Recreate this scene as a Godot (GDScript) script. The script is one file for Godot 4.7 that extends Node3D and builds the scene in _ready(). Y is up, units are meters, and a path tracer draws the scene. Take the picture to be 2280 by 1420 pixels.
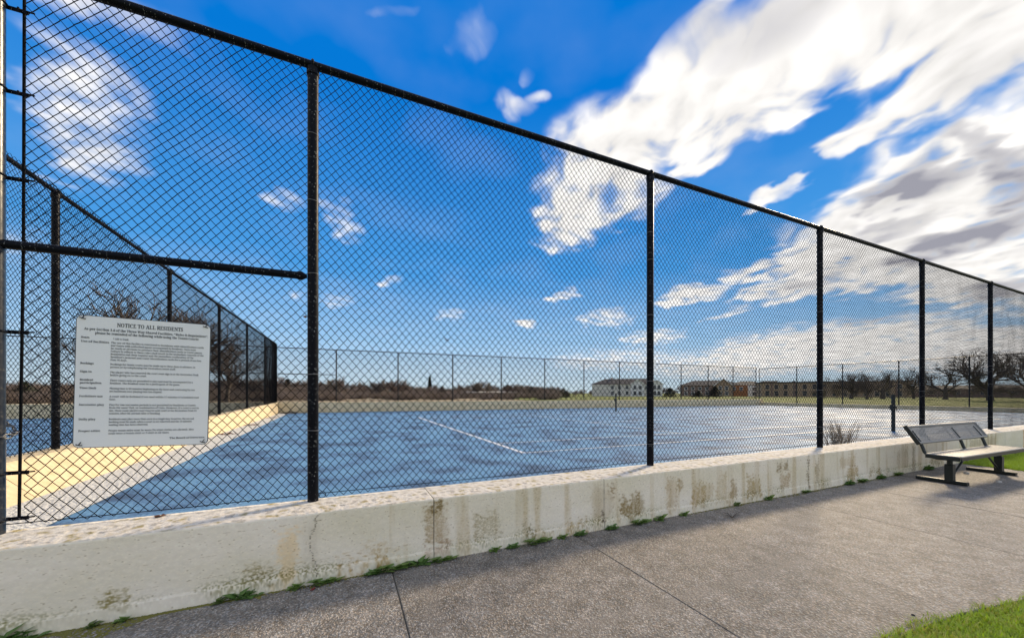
extends Node3D

# A tennis court behind a chain-link fence on a low concrete wall, seen from the path outside.
# x runs along the near fence to the right, -z across the court, y is up; metres.

const EYE := 1.315
const BAY := 3.418            # post spacing
const NEAR_Z := -3.22         # line of the near fence
const BACK_Z := -23.5
const LEFT_X := -3.43
const RIGHT_X := 37.6
const WALL_TOP := 0.485
const DIAMOND_W := 0.061
const DIAMOND_H := 0.0715

# azimuth, elevation, half length, half width, tilt in degrees; weight
const CLOUDS := [[58.5, 35.3, 18.3, 5.8, 3.5, 1.2], [44.9, 33.6, 14.5, 4.4, 15, 1.1], [34.6, 35.1, 6.2, 2.5, 12.6, 0.8], [70.5, 34.4, 11.5, 3.5, -20.3, 1.1], [51.8, 41.2, 4.9, 1.3, 22, 0.7], [47.8, 40.4, 4.1, 1.1, 20.5, 0.5], [72.4, 27.7, 8.5, 2, 4.2, 1], [74.5, 20.2, 9.3, 5.2, 11, 1.25], [69.8, 15.6, 11.4, 3.4, -9.6, 1.1], [76.9, 13, 5.1, 3.6, -8.1, 1], [51.3, 28.8, 5.9, 1.3, 0.1, 0.8], [32.9, 25.6, 5.3, 3.9, 4.1, 1.1], [41.1, 24.6, 4.6, 1.4, 10.2, 0.8], [39.8, 29, 5, 2.1, 6.4, 0.8], [24.9, 38.4, 2.7, 1.5, -7.1, 0.75], [29.1, 39.2, 1.9, 0.8, 10.9, 0.6], [32.2, 14.7, 2.3, 0.7, 5.3, 0.8], [26.5, 10.6, 1.5, 0.6, -0.5, 0.9], [14.9, 11.8, 2.5, 0.8, 11.7, 0.5], [38.5, 11.2, 3.9, 1.4, -3.2, 0.65], [5.3, 15.8, 1.5, 0.8, 25.1, 0.6], [-1.1, 23.1, 3.1, 2, -20.6, 0.5], [-6.8, 24.3, 2.2, 1.1, 2.4, 0.45], [-6, 12.6, 1.6, 0.8, 9.5, 0.45], [-1.1, 12.6, 1.9, 0.8, 7.1, 0.45], [-25.2, 28, 4.8, 3.9, -27.2, 0.6], [-24.3, 22.9, 3.4, 2.7, 26.5, 0.55], [-27.4, 29.6, 2.4, 2, 40.1, 0.4], [7.3, 44.6, 3.1, 0.6, 9, 0.26], [18.7, 44.2, 3.6, 1.9, 7.5, 0.22], [27.7, 41.3, 1.2, 0.5, -2.1, 0.22], [73, 30.1, 9.2, 3.4, -8.1, 1.15], [77.4, 24.1, 3.1, 1.6, -4.7, 0.9], [38.5, 33.1, 7.7, 2.6, 14.2, 0.9], [46.7, 37.5, 8.7, 2.8, 12.3, 0.8], [41.8, 27.2, 6.7, 2.7, 7.2, 0.7], [50.1, 13.4, 4.7, 1.1, 8.4, 1], [56.8, 15.4, 2.9, 0.8, 1.2, 1], [61.2, 12.8, 5.7, 1.4, -0.1, 1], [64.6, 15.2, 5.5, 1.9, 1.6, 1.1], [54, 10.4, 3.1, 0.5, 9.9, 0.7], [71.1, 11.7, 6.4, 1.8, -1.4, 1.1], [75.9, 10, 4, 1.5, -5.8, 1.1], [66.9, 17.5, 5.8, 1.7, 3.1, 1], [60.3, 5.5, 8.6, 2.5, 5.8, 1], [69.1, 5.3, 8, 2.7, 3, 1.1], [75.9, 4, 5.4, 2.2, 1.1, 1], [44.9, 8, 4.3, 1.2, 2.1, 0.7], [40.5, 4.9, 10.3, 1.6, 0.6, 0.6], [54.5, 3.5, 10.4, 1.6, 0.2, 0.8]]
# azimuth, elevation, half length, half width, tilt in degrees; weight
const GAPS := [[61.7, 29, 6.7, 1.7, 9.7, 1.3], [58.5, 25.7, 5, 1.8, 1.1, 1.2], [68.8, 30.3, 1.5, 1.1, 15, 0.8], [58, 23.7, 4.1, 1.3, 5.6, 1], [76.9, 25.4, 2.1, 0.4, 1.6, 0.7], [73, 24.7, 2.2, 0.5, 3.6, 0.7], [66.6, 10.5, 4.5, 0.8, 9.2, 0.9], [70.5, 11.1, 2.6, 0.5, 8.5, 0.5], [77.8, 6.5, 2, 0.7, -2.7, 0.7], [46.1, 29.1, 1.8, 1.2, -16.2, 0.5], [38.2, 27.6, 1.4, 1.3, -59.9, 0.6], [47.8, 16.9, 3.6, 2.3, -12.1, 0.6], [55.5, 18, 4.1, 1.6, -11.9, 0.6]]
# azimuth, elevation, half length, half width, tilt in degrees; weight
const PUFFS := [[66.2, 27.2, 2.1, 0.7, 16.8, 1.1], [68.1, 27.1, 1.9, 0.9, 11.1, 0.8], [60.1, 23.8, 2.1, 0.6, 7.6, 0.9], [58.5, 23.5, 1.3, 0.4, 8.1, 0.6]]
# azimuth, elevation, half length, half width, tilt in degrees; weight
const GREYS := [[71.8, 20.8, 3.6, 1.6, 0.8, 0.8], [76.4, 22.1, 2.7, 1.5, -65, 0.7], [77.4, 19, 2.9, 1.8, -81.7, 0.9], [75, 14.8, 4.6, 1, 10, 0.9], [70.1, 17.1, 2.7, 0.9, -4.7, 0.4], [77.7, 16.3, 2.2, 0.9, -7.6, 0.4], [58.5, 39.3, 7, 2.2, -3.3, 0.25], [77.4, 9.6, 2.2, 0.9, 3.3, 0.6], [69.1, 8.5, 3.1, 0.7, 11.3, 0.45], [63, 13, 2.5, 0.5, -0.6, 0.4]]

var M := {}
var used := {}
var rng := RandomNumberGenerator.new()


class Geo:
	var v := PackedVector3Array()
	var n := PackedVector3Array()
	var uv := PackedVector2Array()
	var idx := PackedInt32Array()

	func tri(a: Vector3, b: Vector3, c: Vector3) -> void:   # counter-clockwise seen from outside
		var k := v.size()
		var nn := (b - a).cross(c - a).normalized()
		for p in [a, b, c]:
			v.append(p); n.append(nn); uv.append(Vector2(p.x, p.y))
		idx.append_array([k, k + 2, k + 1])

	func quad(a: Vector3, b: Vector3, c: Vector3, d: Vector3) -> void:
		var k := v.size()
		var nn := (b - a).cross(c - a).normalized()
		for p in [a, b, c, d]:
			v.append(p); n.append(nn); uv.append(Vector2(p.x, p.y))
		idx.append_array([k, k + 2, k + 1, k, k + 3, k + 2])

	func quad_uv(a: Vector3, b: Vector3, c: Vector3, d: Vector3, ua: Vector2, ub: Vector2, uc: Vector2, ud: Vector2) -> void:
		quad(a, b, c, d)
		var k := uv.size() - 4
		uv[k] = ua; uv[k + 1] = ub; uv[k + 2] = uc; uv[k + 3] = ud

	func box(c: Vector3, s: Vector3, basis := Basis()) -> void:
		var h := s / 2.0
		var p := []
		for i in 8:
			p.append(c + basis * Vector3(h.x * (1 if i & 1 else -1), h.y * (1 if i & 2 else -1), h.z * (1 if i & 4 else -1)))
		quad(p[4], p[5], p[7], p[6]); quad(p[1], p[0], p[2], p[3])
		quad(p[5], p[1], p[3], p[7]); quad(p[0], p[4], p[6], p[2])
		quad(p[6], p[7], p[3], p[2]); quad(p[0], p[1], p[5], p[4])

	# a box whose long edges are chamfered
	func bevel_box(c: Vector3, s: Vector3, b: float, basis := Basis()) -> void:
		var h := s / 2.0
		var ring := [Vector2(h.x - b, -h.y), Vector2(h.x, -h.y + b), Vector2(h.x, h.y - b), Vector2(h.x - b, h.y), Vector2(-h.x + b, h.y), Vector2(-h.x, h.y - b), Vector2(-h.x, -h.y + b), Vector2(-h.x + b, -h.y)]
		for i in 8:
			var a: Vector2 = ring[i]
			var e: Vector2 = ring[(i + 1) % 8]
			quad(c + basis * Vector3(a.x, a.y, h.z), c + basis * Vector3(a.x, a.y, -h.z), c + basis * Vector3(e.x, e.y, -h.z), c + basis * Vector3(e.x, e.y, h.z))
		for side in [1, -1]:
			for i in range(1, 7):
				var q := [ring[0], ring[i], ring[i + 1]]
				if side < 0:
					q = [ring[0], ring[i + 1], ring[i]]
				tri(c + basis * Vector3(q[0].x, q[0].y, h.z * side), c + basis * Vector3(q[1].x, q[1].y, h.z * side), c + basis * Vector3(q[2].x, q[2].y, h.z * side))

	func tube(points: Array, radii: Array, sides: int, caps := true) -> void:
		var t0: Vector3 = (points[1] - points[0]).normalized()
		var side := t0.cross(Vector3.UP if absf(t0.y) < 0.9 else Vector3.RIGHT).normalized()
		var first := v.size()
		var m := points.size()
		for i in m:
			var t: Vector3 = (points[mini(i + 1, m - 1)] - points[maxi(i - 1, 0)]).normalized()
			side = (side - t * side.dot(t)).normalized()
			var up := t.cross(side)
			for s in sides:
				var a := TAU * s / sides
				var d := side * cos(a) + up * sin(a)
				v.append(points[i] + d * radii[i]); n.append(d); uv.append(Vector2(float(s) / sides, i))
		for i in m - 1:
			for s in sides:
				var a := first + i * sides + s
				var b := first + i * sides + (s + 1) % sides
				idx.append_array([a, a + sides, b, b, a + sides, b + sides])
		if caps and sides > 2:
			for e in [0, m - 1]:
				var nn: Vector3 = -t0 if e == 0 else (points[m - 1] - points[m - 2]).normalized()
				var k := v.size()
				for s in sides:
					v.append(v[first + e * sides + s]); n.append(nn); uv.append(Vector2.ZERO)
				for s in range(1, sides - 1):
					if e == 0:
						idx.append_array([k, k + s, k + s + 1])
					else:
						idx.append_array([k, k + s + 1, k + s])

	func rod(a: Vector3, b: Vector3, r: float, sides := 10) -> void:
		tube([a, b], [r, r], sides)

	func ring(c: Vector3, axis: Vector3, big: float, small: float, seg := 14, sides := 6) -> void:
		var s := axis.cross(Vector3.UP if absf(axis.y) < 0.9 else Vector3.RIGHT).normalized()
		var u := axis.normalized().cross(s)
		var pts := []
		var rr := []
		for i in seg + 1:
			var a := TAU * i / seg
			pts.append(c + (s * cos(a) + u * sin(a)) * big); rr.append(small)
		tube(pts, rr, sides, false)

	func mesh(m: Material, onto: ArrayMesh = null) -> ArrayMesh:
		var a := []
		a.resize(Mesh.ARRAY_MAX)
		a[Mesh.ARRAY_VERTEX] = v; a[Mesh.ARRAY_NORMAL] = n; a[Mesh.ARRAY_TEX_UV] = uv; a[Mesh.ARRAY_INDEX] = idx
		var out := onto if onto else ArrayMesh.new()
		out.add_surface_from_arrays(Mesh.PRIMITIVE_TRIANGLES, a)
		out.surface_set_material(out.get_surface_count() - 1, m)
		return out


# ---------------------------------------------------------------- naming
func numbered(called: String) -> String:
	used[called] = used.get(called, -1) + 1
	return called if used[called] == 0 else "%s_%03d" % [called, used[called]]


func tag(o: Node3D, label: String, category: String, group := "", kind := "") -> Node3D:
	if label: o.set_meta("label", label)
	if category: o.set_meta("category", category)
	if group: o.set_meta("group", group)
	if kind: o.set_meta("kind", kind)
	return o


func thing(called: String, label: String, category: String, at := Vector3.ZERO, turn := 0.0, group := "") -> Node3D:
	var o := Node3D.new()
	o.name = numbered(called)
	add_child(o)
	o.position = at
	o.rotation.y = turn
	return tag(o, label, category, group)


func part(called: String, mesh: Mesh, parent: Node, at := Vector3.ZERO) -> MeshInstance3D:
	var o := MeshInstance3D.new()
	o.name = called
	o.mesh = mesh
	parent.add_child(o, true)
	o.position = at
	return o


func one(called: String, mesh: Mesh, label: String, category: String, at := Vector3.ZERO, turn := 0.0, group := "") -> MeshInstance3D:
	var o := MeshInstance3D.new()
	o.name = numbered(called)
	o.mesh = mesh
	add_child(o)
	o.position = at
	o.rotation.y = turn
	tag(o, label, category, group)
	return o


func structure(called: String, mesh: Mesh, at := Vector3.ZERO) -> MeshInstance3D:
	var o := MeshInstance3D.new()
	o.name = numbered(called)
	o.mesh = mesh
	add_child(o)
	o.position = at
	o.set_meta("kind", "structure")
	return o


# ---------------------------------------------------------------- materials
func lin(r: float, g: float, b: float) -> Color:
	return Color(r, g, b).linear_to_srgb()


func mat(r: float, g: float, b: float, rough := 0.8, spec := 0.5) -> StandardMaterial3D:
	var m := StandardMaterial3D.new()
	m.albedo_color = lin(r, g, b)
	m.roughness = rough
	m.metallic_specular = spec
	return m


func noise(kind: int, freq: float, octaves: int, sd: int) -> FastNoiseLite:
	var f := FastNoiseLite.new()
	f.noise_type = kind
	f.frequency = freq
	f.seed = sd
	f.fractal_type = FastNoiseLite.FRACTAL_FBM if octaves > 1 else FastNoiseLite.FRACTAL_NONE
	f.fractal_octaves = octaves
	return f


func ramp_tex(f: FastNoiseLite, size: int, stops: Array) -> NoiseTexture2D:
	var g := Gradient.new()
	g.offsets = PackedFloat32Array()
	var off := PackedFloat32Array()
	var col := PackedColorArray()
	for s in stops:
		off.append(s[0]); col.append(lin(s[1], s[2], s[3]))
	g.offsets = off
	g.colors = col
	var t := NoiseTexture2D.new()
	t.width = size; t.height = size; t.seamless = true; t.noise = f; t.color_ramp = g
	return t


func bump_tex(f: FastNoiseLite, size: int, strength: float) -> NoiseTexture2D:
	var t := NoiseTexture2D.new()
	t.width = size; t.height = size; t.seamless = true; t.noise = f; t.as_normal_map = true; t.bump_strength = strength
	return t


func cover_with(m: StandardMaterial3D, t: Texture2D, metres: float, world := true) -> StandardMaterial3D:
	m.albedo_color = Color.WHITE
	m.albedo_texture = t
	m.uv1_triplanar = true
	m.uv1_world_triplanar = world
	m.uv1_scale = Vector3.ONE / metres
	return m


func bumps(m: StandardMaterial3D, t: Texture2D, k := 1.0) -> StandardMaterial3D:
	m.normal_enabled = true
	m.normal_texture = t
	m.normal_scale = k
	return m


# exposed-aggregate concrete: pebbles of many greys in a darker paste, with worn patches
func aggregate_image(size: int) -> Image:
	var cell := noise(FastNoiseLite.TYPE_CELLULAR, 0.30, 1, 5)
	cell.cellular_return_type = FastNoiseLite.RETURN_CELL_VALUE
	cell.cellular_jitter = 1.0
	var edge := noise(FastNoiseLite.TYPE_CELLULAR, 0.30, 1, 5)
	edge.cellular_return_type = FastNoiseLite.RETURN_DISTANCE2_SUB
	var fine := noise(FastNoiseLite.TYPE_VALUE, 0.45, 2, 8)
	var wide := noise(FastNoiseLite.TYPE_SIMPLEX_SMOOTH, 0.012, 4, 9)
	var a := cell.get_seamless_image(size, size, false, false, 0.1, true).get_data()
	var b := edge.get_seamless_image(size, size, false, false, 0.1, true).get_data()
	var c := fine.get_seamless_image(size, size, false, false, 0.1, true).get_data()
	var d := wide.get_seamless_image(size, size, false, false, 0.1, true).get_data()
	var out := PackedByteArray()
	out.resize(size * size * 3)
	for i in size * size:
		var pebble := a[i] / 255.0
		var k := 0.535 + 0.15 * (d[i] / 255.0 - 0.5) + 0.20 * (c[i] / 255.0 - 0.5)
		k += 0.36 * (pebble - 0.5) * (1.0 if pebble > 0.75 else 0.5)
		if b[i] < 40:
			k -= 0.09
		var warm := 0.02 * sin(pebble * 40.0)
		out[i * 3] = clampi(int(255.0 * (k + 0.012 + warm)), 30, 245)
		out[i * 3 + 1] = clampi(int(255.0 * (k - 0.012)), 30, 245)
		out[i * 3 + 2] = clampi(int(255.0 * (k - 0.045 - warm)), 26, 245)
	return Image.create_from_data(size, size, false, Image.FORMAT_RGB8, out)


# the street face of the near wall, 16 m by 0.5 m: flaking cream paint with the stains where they are
func wall_image() -> Image:
	var w := 2048
	var h := 160
	var wide := noise(FastNoiseLite.TYPE_SIMPLEX_SMOOTH, 1.0, 4, 21)
	var grain := noise(FastNoiseLite.TYPE_SIMPLEX, 16.0, 3, 22)
	var speck := noise(FastNoiseLite.TYPE_SIMPLEX, 45.0, 2, 23)
	# x from, x to, y from, y to, red, green, blue (how much of each is left), strength, grain share
	var stains := [
		[0.535, 0.575, 0.15, 0.36, 0.30, 0.32, 0.18, 0.9, 1.0], [0.53, 0.76, 0.11, 0.47, 0.62, 0.54, 0.42, 0.75, 0.5], [0.60, 0.70, 0.36, 0.475, 0.42, 0.36, 0.20, 0.8, 0.6],
		[0.53, 0.76, 0.03, 0.16, 0.74, 0.64, 0.60, 0.7, 0.5],
		[2.44, 2.79, 0.055, 0.30, 0.40, 0.32, 0.18, 1.0, 0.35], [2.13, 2.42, 0.08, 0.46, 0.80, 0.76, 0.70, 0.8, 0.2], [2.31, 2.41, 0.28, 0.43, 0.56, 0.46, 0.34, 0.8, 0.4], [2.24, 2.28, 0.07, 0.22, 0.25, 0.22, 0.20, 0.8, 1.0],
		[3.08, 3.26, 0.06, 0.46, 0.72, 0.64, 0.52, 0.75, 0.4], [3.24, 3.33, 0.24, 0.45, 0.55, 0.46, 0.32, 0.8, 0.4], [3.45, 3.80, 0.06, 0.34, 0.60, 0.50, 0.32, 0.75, 0.5], [3.85, 4.05, 0.06, 0.42, 0.70, 0.62, 0.46, 0.6, 0.5],
		[4.08, 4.24, 0.06, 0.33, 0.58, 0.50, 0.38, 0.8, 0.4], [4.40, 4.66, 0.06, 0.32, 0.58, 0.48, 0.30, 0.75, 0.4], [4.95, 5.22, 0.30, 0.45, 0.45, 0.38, 0.28, 0.85, 0.5], [5.05, 5.26, 0.08, 0.32, 0.62, 0.52, 0.40, 0.7, 0.6],
		[5.62, 5.70, 0.03, 0.44, 0.34, 0.29, 0.20, 0.9, 0.5], [5.82, 5.92, 0.05, 0.42, 0.58, 0.52, 0.42, 0.75, 0.5], [6.6, 6.95, 0.05, 0.25, 0.58, 0.48, 0.30, 0.8, 0.6], [6.4, 6.85, 0.22, 0.44, 0.72, 0.64, 0.52, 0.6, 0.4],
		[7.2, 7.6, 0.04, 0.2, 0.52, 0.45, 0.30, 0.8, 0.8], [8.1, 8.5, 0.05, 0.45, 0.70, 0.64, 0.54, 0.7, 0.5], [8.62, 8.74, 0.03, 0.47, 0.45, 0.40, 0.32, 0.8, 0.5], [9.3, 9.8, 0.04, 0.24, 0.50, 0.44, 0.30, 0.8, 0.8], [11.0, 12.4, 0.05, 0.46, 0.66, 0.60, 0.50, 0.7, 0.7],
		[-0.44, -0.28, 0.03, 0.45, 0.98, 0.86, 0.68, 0.75, 0.15], [-0.28, -0.16, 0.03, 0.46, 0.86, 0.85, 0.84, 0.7, 0.1], [-2.0, -1.83, 0.03, 0.5, 0.80, 0.58, 0.28, 0.8, 0.4], [-1.30, -1.14, 0.07, 0.19, 0.40, 0.36, 0.18, 0.95, 0.9], [-0.60, -0.42, 0.09, 0.22, 0.52, 0.48, 0.32, 0.75, 1.0],
		[-0.05, 0.45, 0.02, 0.13, 0.62, 0.48, 0.26, 0.75, 0.7], [0.95, 1.2, 0.1, 0.38, 0.62, 0.58, 0.48, 0.7, 1.0], [1.40, 1.52, 0.06, 0.18, 0.40, 0.36, 0.24, 0.85, 1.0], [1.55, 2.1, 0.02, 0.12, 0.60, 0.50, 0.32, 0.7, 0.8], [0.1, 0.45, 0.1, 0.22, 0.72, 0.62, 0.44, 0.6, 0.8],
	]
	var out := PackedByteArray()
	out.resize(w * h * 3)
	for j in h:
		var y := 0.5 * (h - 0.5 - j) / h
		for i in w:
			var x := -3.5 + 16.0 * (i + 0.5) / w
			var big := wide.get_noise_2d(x, y * 2.0)
			var g := grain.get_noise_2d(x, y * 1.4)
			var s := speck.get_noise_2d(x, y)
			var k := 1.0 + 0.10 * big + 0.05 * g
			var r := 0.90 * k
			var gg := 0.81 * k
			var b := (0.63 + 0.05 * big) * k
			# streaks that run down from the coping
			var streak := wide.get_noise_2d(x * 5.0, y * 0.35 + 7.0)
			if x > 0.3 and streak > 0.05:
				var f := minf(1.0, (streak - 0.05) * 2.6) * 0.40 * (0.6 + 0.8 * absf(g))
				r *= 1.0 - 0.55 * f; gg *= 1.0 - 0.7 * f; b *= 1.0 - f
			for t in stains:
				if x < t[0] - 0.04 or x > t[1] + 0.04 or y < t[2] - 0.05 or y > t[3] + 0.05:
					continue
				var wob := 0.030 * g + 0.05 * wide.get_noise_2d(x * 4.0 + 9.0, y * 3.0)
				var f: float = clampf((x - t[0] + wob) / 0.035, 0, 1) * clampf((t[1] - x + wob) / 0.035, 0, 1) * clampf((y - t[2] + wob) / 0.04, 0, 1) * clampf((t[3] - y + wob * 2.0) / 0.08, 0, 1)
				f *= minf(1.0, 1.35 * t[7]) * clampf(1.0 - 0.8 * t[8] * (0.35 - 1.1 * s - 0.8 * g), 0, 1) * clampf(0.9 + 0.8 * wide.get_noise_2d(x * 9.0, y * 0.5 + 3.0), 0, 1)
				r *= lerpf(1.0, t[4], f); gg *= lerpf(1.0, t[5], f); b *= lerpf(1.0, t[6], f)
			# moss and dirt caught on the ledge line near the ground
			var line := 0.095 + 0.012 * wide.get_noise_2d(x * 3.0, 3.0)
			var here := clampf(0.5 + 1.5 * wide.get_noise_2d(x * 1.3, 11.0), 0.1, 1.0)
			var dirt := exp(-pow((y - line) / (0.012 + 0.03 * here), 2.0)) * clampf(0.35 + 1.5 * s + 0.6 * g, 0, 1) * here
			r *= 1.0 - 0.62 * dirt; gg *= 1.0 - 0.62 * dirt; b *= 1.0 - 0.78 * dirt
			# pock marks and flakes
			if s > 0.7 and g > 0.2:
				r *= 0.62; gg *= 0.58; b *= 0.52
			elif s < -0.55:
				r *= 1.08; gg *= 1.08; b *= 1.08
			# board marks
			if absf(fmod(y + 0.01 * big + 0.4, 0.135) - 0.02) < 0.0018 and g > 0.3:
				r *= 0.68; gg *= 0.64; b *= 0.58
			# the crack under the first post
			var cx := -0.205 + 0.02 * sin(y * 17.0) + 0.012 * grain.get_noise_2d(3.0, y * 3.0)
			if absf(x - cx) < 0.0042 * (0.3 + absf(g)) and y > 0.06 and y < 0.47:
				r *= 0.35; gg *= 0.33; b *= 0.30
			var p := (j * w + i) * 3
			out[p] = int(255.0 * Color(clampf(r, 0, 1), 0, 0).linear_to_srgb().r)
			out[p + 1] = int(255.0 * Color(clampf(gg, 0, 1), 0, 0).linear_to_srgb().r)
			out[p + 2] = int(255.0 * Color(clampf(b, 0, 1), 0, 0).linear_to_srgb().r)
	return Image.create_from_data(w, h, false, Image.FORMAT_RGB8, out)


func make_materials() -> void:
	var smooth := FastNoiseLite.TYPE_SIMPLEX_SMOOTH
	var simplex := FastNoiseLite.TYPE_SIMPLEX
	# black vinyl and chipped paint of the fences
	M.wire = mat(0.006, 0.0065, 0.008, 0.75, 0.15)
	M.wire_far = mat(0.007, 0.0075, 0.009, 0.75, 0.15)
	M.post = cover_with(mat(0, 0, 0, 0.42, 0.22), ramp_tex(noise(simplex, 0.035, 3, 31), 512, [[0.0, 0.005, 0.005, 0.008], [0.86, 0.004, 0.005, 0.009], [0.88, 0.4, 0.4, 0.39], [1.0, 0.6, 0.6, 0.58]]), 0.55, false)
	M.post_far = mat(0.012, 0.013, 0.016, 0.4)
	M.gate_post = cover_with(mat(0, 0, 0, 0.28), ramp_tex(noise(simplex, 0.02, 3, 32), 512, [[0.0, 0.012, 0.018, 0.03], [0.65, 0.016, 0.022, 0.035], [0.78, 0.05, 0.05, 0.05], [1.0, 0.16, 0.15, 0.14]]), 0.7, false)
	M.tie = mat(0.25, 0.25, 0.26, 0.45)
	M.tie.metallic = 0.7
	M.steel = mat(0.16, 0.16, 0.16, 0.4)
	M.steel.metallic = 0.9
	M.brass = mat(0.30, 0.22, 0.10, 0.35)
	M.brass.metallic = 0.9
	# walls
	M.wall_face = mat(1, 1, 1, 0.85)
	M.wall_face.albedo_texture = ImageTexture.create_from_image(wall_image())
	M.wall_face.albedo_color = Color.WHITE
	var pits := noise(simplex, 0.12, 4, 41).get_image(2048, 64)
	pits.resize(2048, 160, Image.INTERPOLATE_CUBIC)
	pits.convert(Image.FORMAT_RGB8)
	pits.bump_map_to_normal_map(3.0)
	bumps(M.wall_face, ImageTexture.create_from_image(pits), 0.22)
	M.wall_top = bumps(cover_with(mat(0, 0, 0, 0.9), ramp_tex(noise(simplex, 0.007, 5, 42), 1024, [[0.0, 0.24, 0.18, 0.045], [0.16, 0.38, 0.31, 0.14], [0.28, 0.60, 0.53, 0.41], [0.5, 0.74, 0.69, 0.60], [0.72, 0.70, 0.64, 0.54], [0.84, 0.40, 0.36, 0.30], [1.0, 0.62, 0.58, 0.52]]), 1.3), bump_tex(noise(simplex, 0.03, 4, 43), 512, 6.0), 0.45)
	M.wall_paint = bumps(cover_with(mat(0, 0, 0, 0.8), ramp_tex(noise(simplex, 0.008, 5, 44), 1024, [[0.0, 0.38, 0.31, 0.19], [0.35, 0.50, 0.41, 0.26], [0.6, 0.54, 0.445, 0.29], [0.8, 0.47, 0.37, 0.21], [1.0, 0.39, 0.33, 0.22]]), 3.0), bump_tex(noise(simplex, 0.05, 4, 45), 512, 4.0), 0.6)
	M.wall_far = cover_with(mat(0, 0, 0, 0.85), ramp_tex(noise(simplex, 0.009, 5, 46), 512, [[0.0, 0.56, 0.45, 0.25], [0.4, 0.74, 0.61, 0.38], [0.6, 0.80, 0.66, 0.42], [1.0, 0.66, 0.56, 0.34]]), 4.0)
	M.gutter = bumps(cover_with(mat(0, 0, 0, 0.85), ramp_tex(noise(simplex, 0.012, 5, 47), 1024, [[0.0, 0.30, 0.31, 0.30], [0.3, 0.50, 0.50, 0.48], [0.6, 0.60, 0.60, 0.57], [0.78, 0.42, 0.42, 0.40], [1.0, 0.72, 0.72, 0.70]]), 1.6), bump_tex(noise(simplex, 0.06, 4, 48), 512, 6.0), 0.7)
	# ground
	var agg := aggregate_image(1024)
	M.aggregate = mat(1, 1, 1, 0.8)
	cover_with(M.aggregate, ImageTexture.create_from_image(agg), 2.6)
	M.aggregate.albedo_color = lin(0.95, 0.95, 0.95)
	var relief: Image = agg.duplicate()
	relief.bump_map_to_normal_map(5.0)
	bumps(M.aggregate, ImageTexture.create_from_image(relief), 0.9)
	for k in 3:   # slabs of slightly different pours
		var v: StandardMaterial3D = M.aggregate.duplicate()
		v.albedo_color = lin([0.95, 0.86, 1.0][k], [0.95, 0.85, 0.99][k], [0.95, 0.83, 0.97][k])
		v.uv1_offset = Vector3(k * 0.37, 0, k * 0.21)
		M["aggregate%d" % k] = v
	M.moss = mat(0.17, 0.16, 0.035, 0.95)
	M.court = cover_with(mat(0, 0, 0, 0.42), ramp_tex(noise(smooth, 0.008, 5, 51), 1024, [[0.0, 0.055, 0.09, 0.15], [0.28, 0.075, 0.135, 0.23], [0.45, 0.105, 0.205, 0.345], [0.6, 0.115, 0.235, 0.385], [0.8, 0.13, 0.26, 0.41], [1.0, 0.16, 0.265, 0.40]]), 9.0)
	M.court.metallic_specular = 0.18
	M.court.roughness_texture = ramp_tex(noise(smooth, 0.009, 4, 52), 512, [[0.0, 0.30, 0.30, 0.30], [0.4, 0.42, 0.42, 0.42], [1.0, 0.60, 0.60, 0.60]])
	M.court.roughness = 1.0
	bumps(M.court, bump_tex(noise(simplex, 0.35, 2, 53), 512, 2.0), 0.35)
	M.line = mat(0.52, 0.55, 0.58, 0.6)
	M.soil = cover_with(mat(0, 0, 0, 0.95), ramp_tex(noise(simplex, 0.02, 5, 54), 512, [[0.0, 0.06, 0.055, 0.04], [0.5, 0.11, 0.10, 0.075], [1.0, 0.16, 0.15, 0.10]]), 0.8)
	M.lawn = bumps(cover_with(mat(0, 0, 0, 0.95), ramp_tex(noise(simplex, 0.012, 6, 55), 1024, [[0.0, 0.06, 0.085, 0.014], [0.35, 0.12, 0.16, 0.022], [0.55, 0.17, 0.21, 0.03], [0.8, 0.24, 0.25, 0.05], [1.0, 0.24, 0.21, 0.08]]), 9.0), bump_tex(noise(simplex, 0.3, 3, 56), 512, 8.0), 1.0)
	M.field = cover_with(mat(0, 0, 0, 0.95), ramp_tex(noise(simplex, 0.012, 6, 57), 1024, [[0.0, 0.09, 0.06, 0.035], [0.4, 0.20, 0.15, 0.09], [0.6, 0.28, 0.22, 0.13], [0.8, 0.20, 0.17, 0.08], [1.0, 0.32, 0.27, 0.19]]), 14.0)
	M.asphalt = mat(0.07, 0.07, 0.07, 0.9)
	# plants
	M.bark = mat(0.11, 0.088, 0.074, 0.9)
	M.bark_red = mat(0.17, 0.12, 0.10, 0.9)
	M.bark_pale = mat(0.22, 0.18, 0.14, 0.9)
	M.brush = mat(0.22, 0.175, 0.145, 0.95)
	M.needle = mat(0.018, 0.030, 0.016, 0.8)
	M.needle.backlight_enabled = true
	M.needle.backlight = Color(0.05, 0.07, 0.03)
	M.evergreen = mat(0.045, 0.060, 0.020, 0.8)
	for k in 3:
		var leaf := mat([0.085, 0.13, 0.09][k], [0.165, 0.21, 0.13][k], [0.03, 0.04, 0.03][k], 0.6)
		leaf.backlight_enabled = true
		leaf.backlight = Color(0.2, 0.3, 0.05)
		M["leaf%d" % k] = leaf
	M.blade = mat(0.30, 0.37, 0.035, 0.6)
	M.blade.backlight_enabled = true
	M.blade.backlight = Color(0.5, 0.62, 0.12)
	M.blade_dry = mat(0.50, 0.48, 0.10, 0.7)
	M.blade_dry.backlight_enabled = true
	M.blade_dry.backlight = Color(0.3, 0.3, 0.08)
	M.dead_leaf = mat(0.16, 0.065, 0.030, 0.8)
	M.red_leaf = mat(0.30, 0.035, 0.030, 0.7)
	# notice board
	M.board = mat(0.91, 0.91, 0.89, 0.4)
	M.board_edge = mat(0.04, 0.045, 0.05, 0.4)
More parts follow.
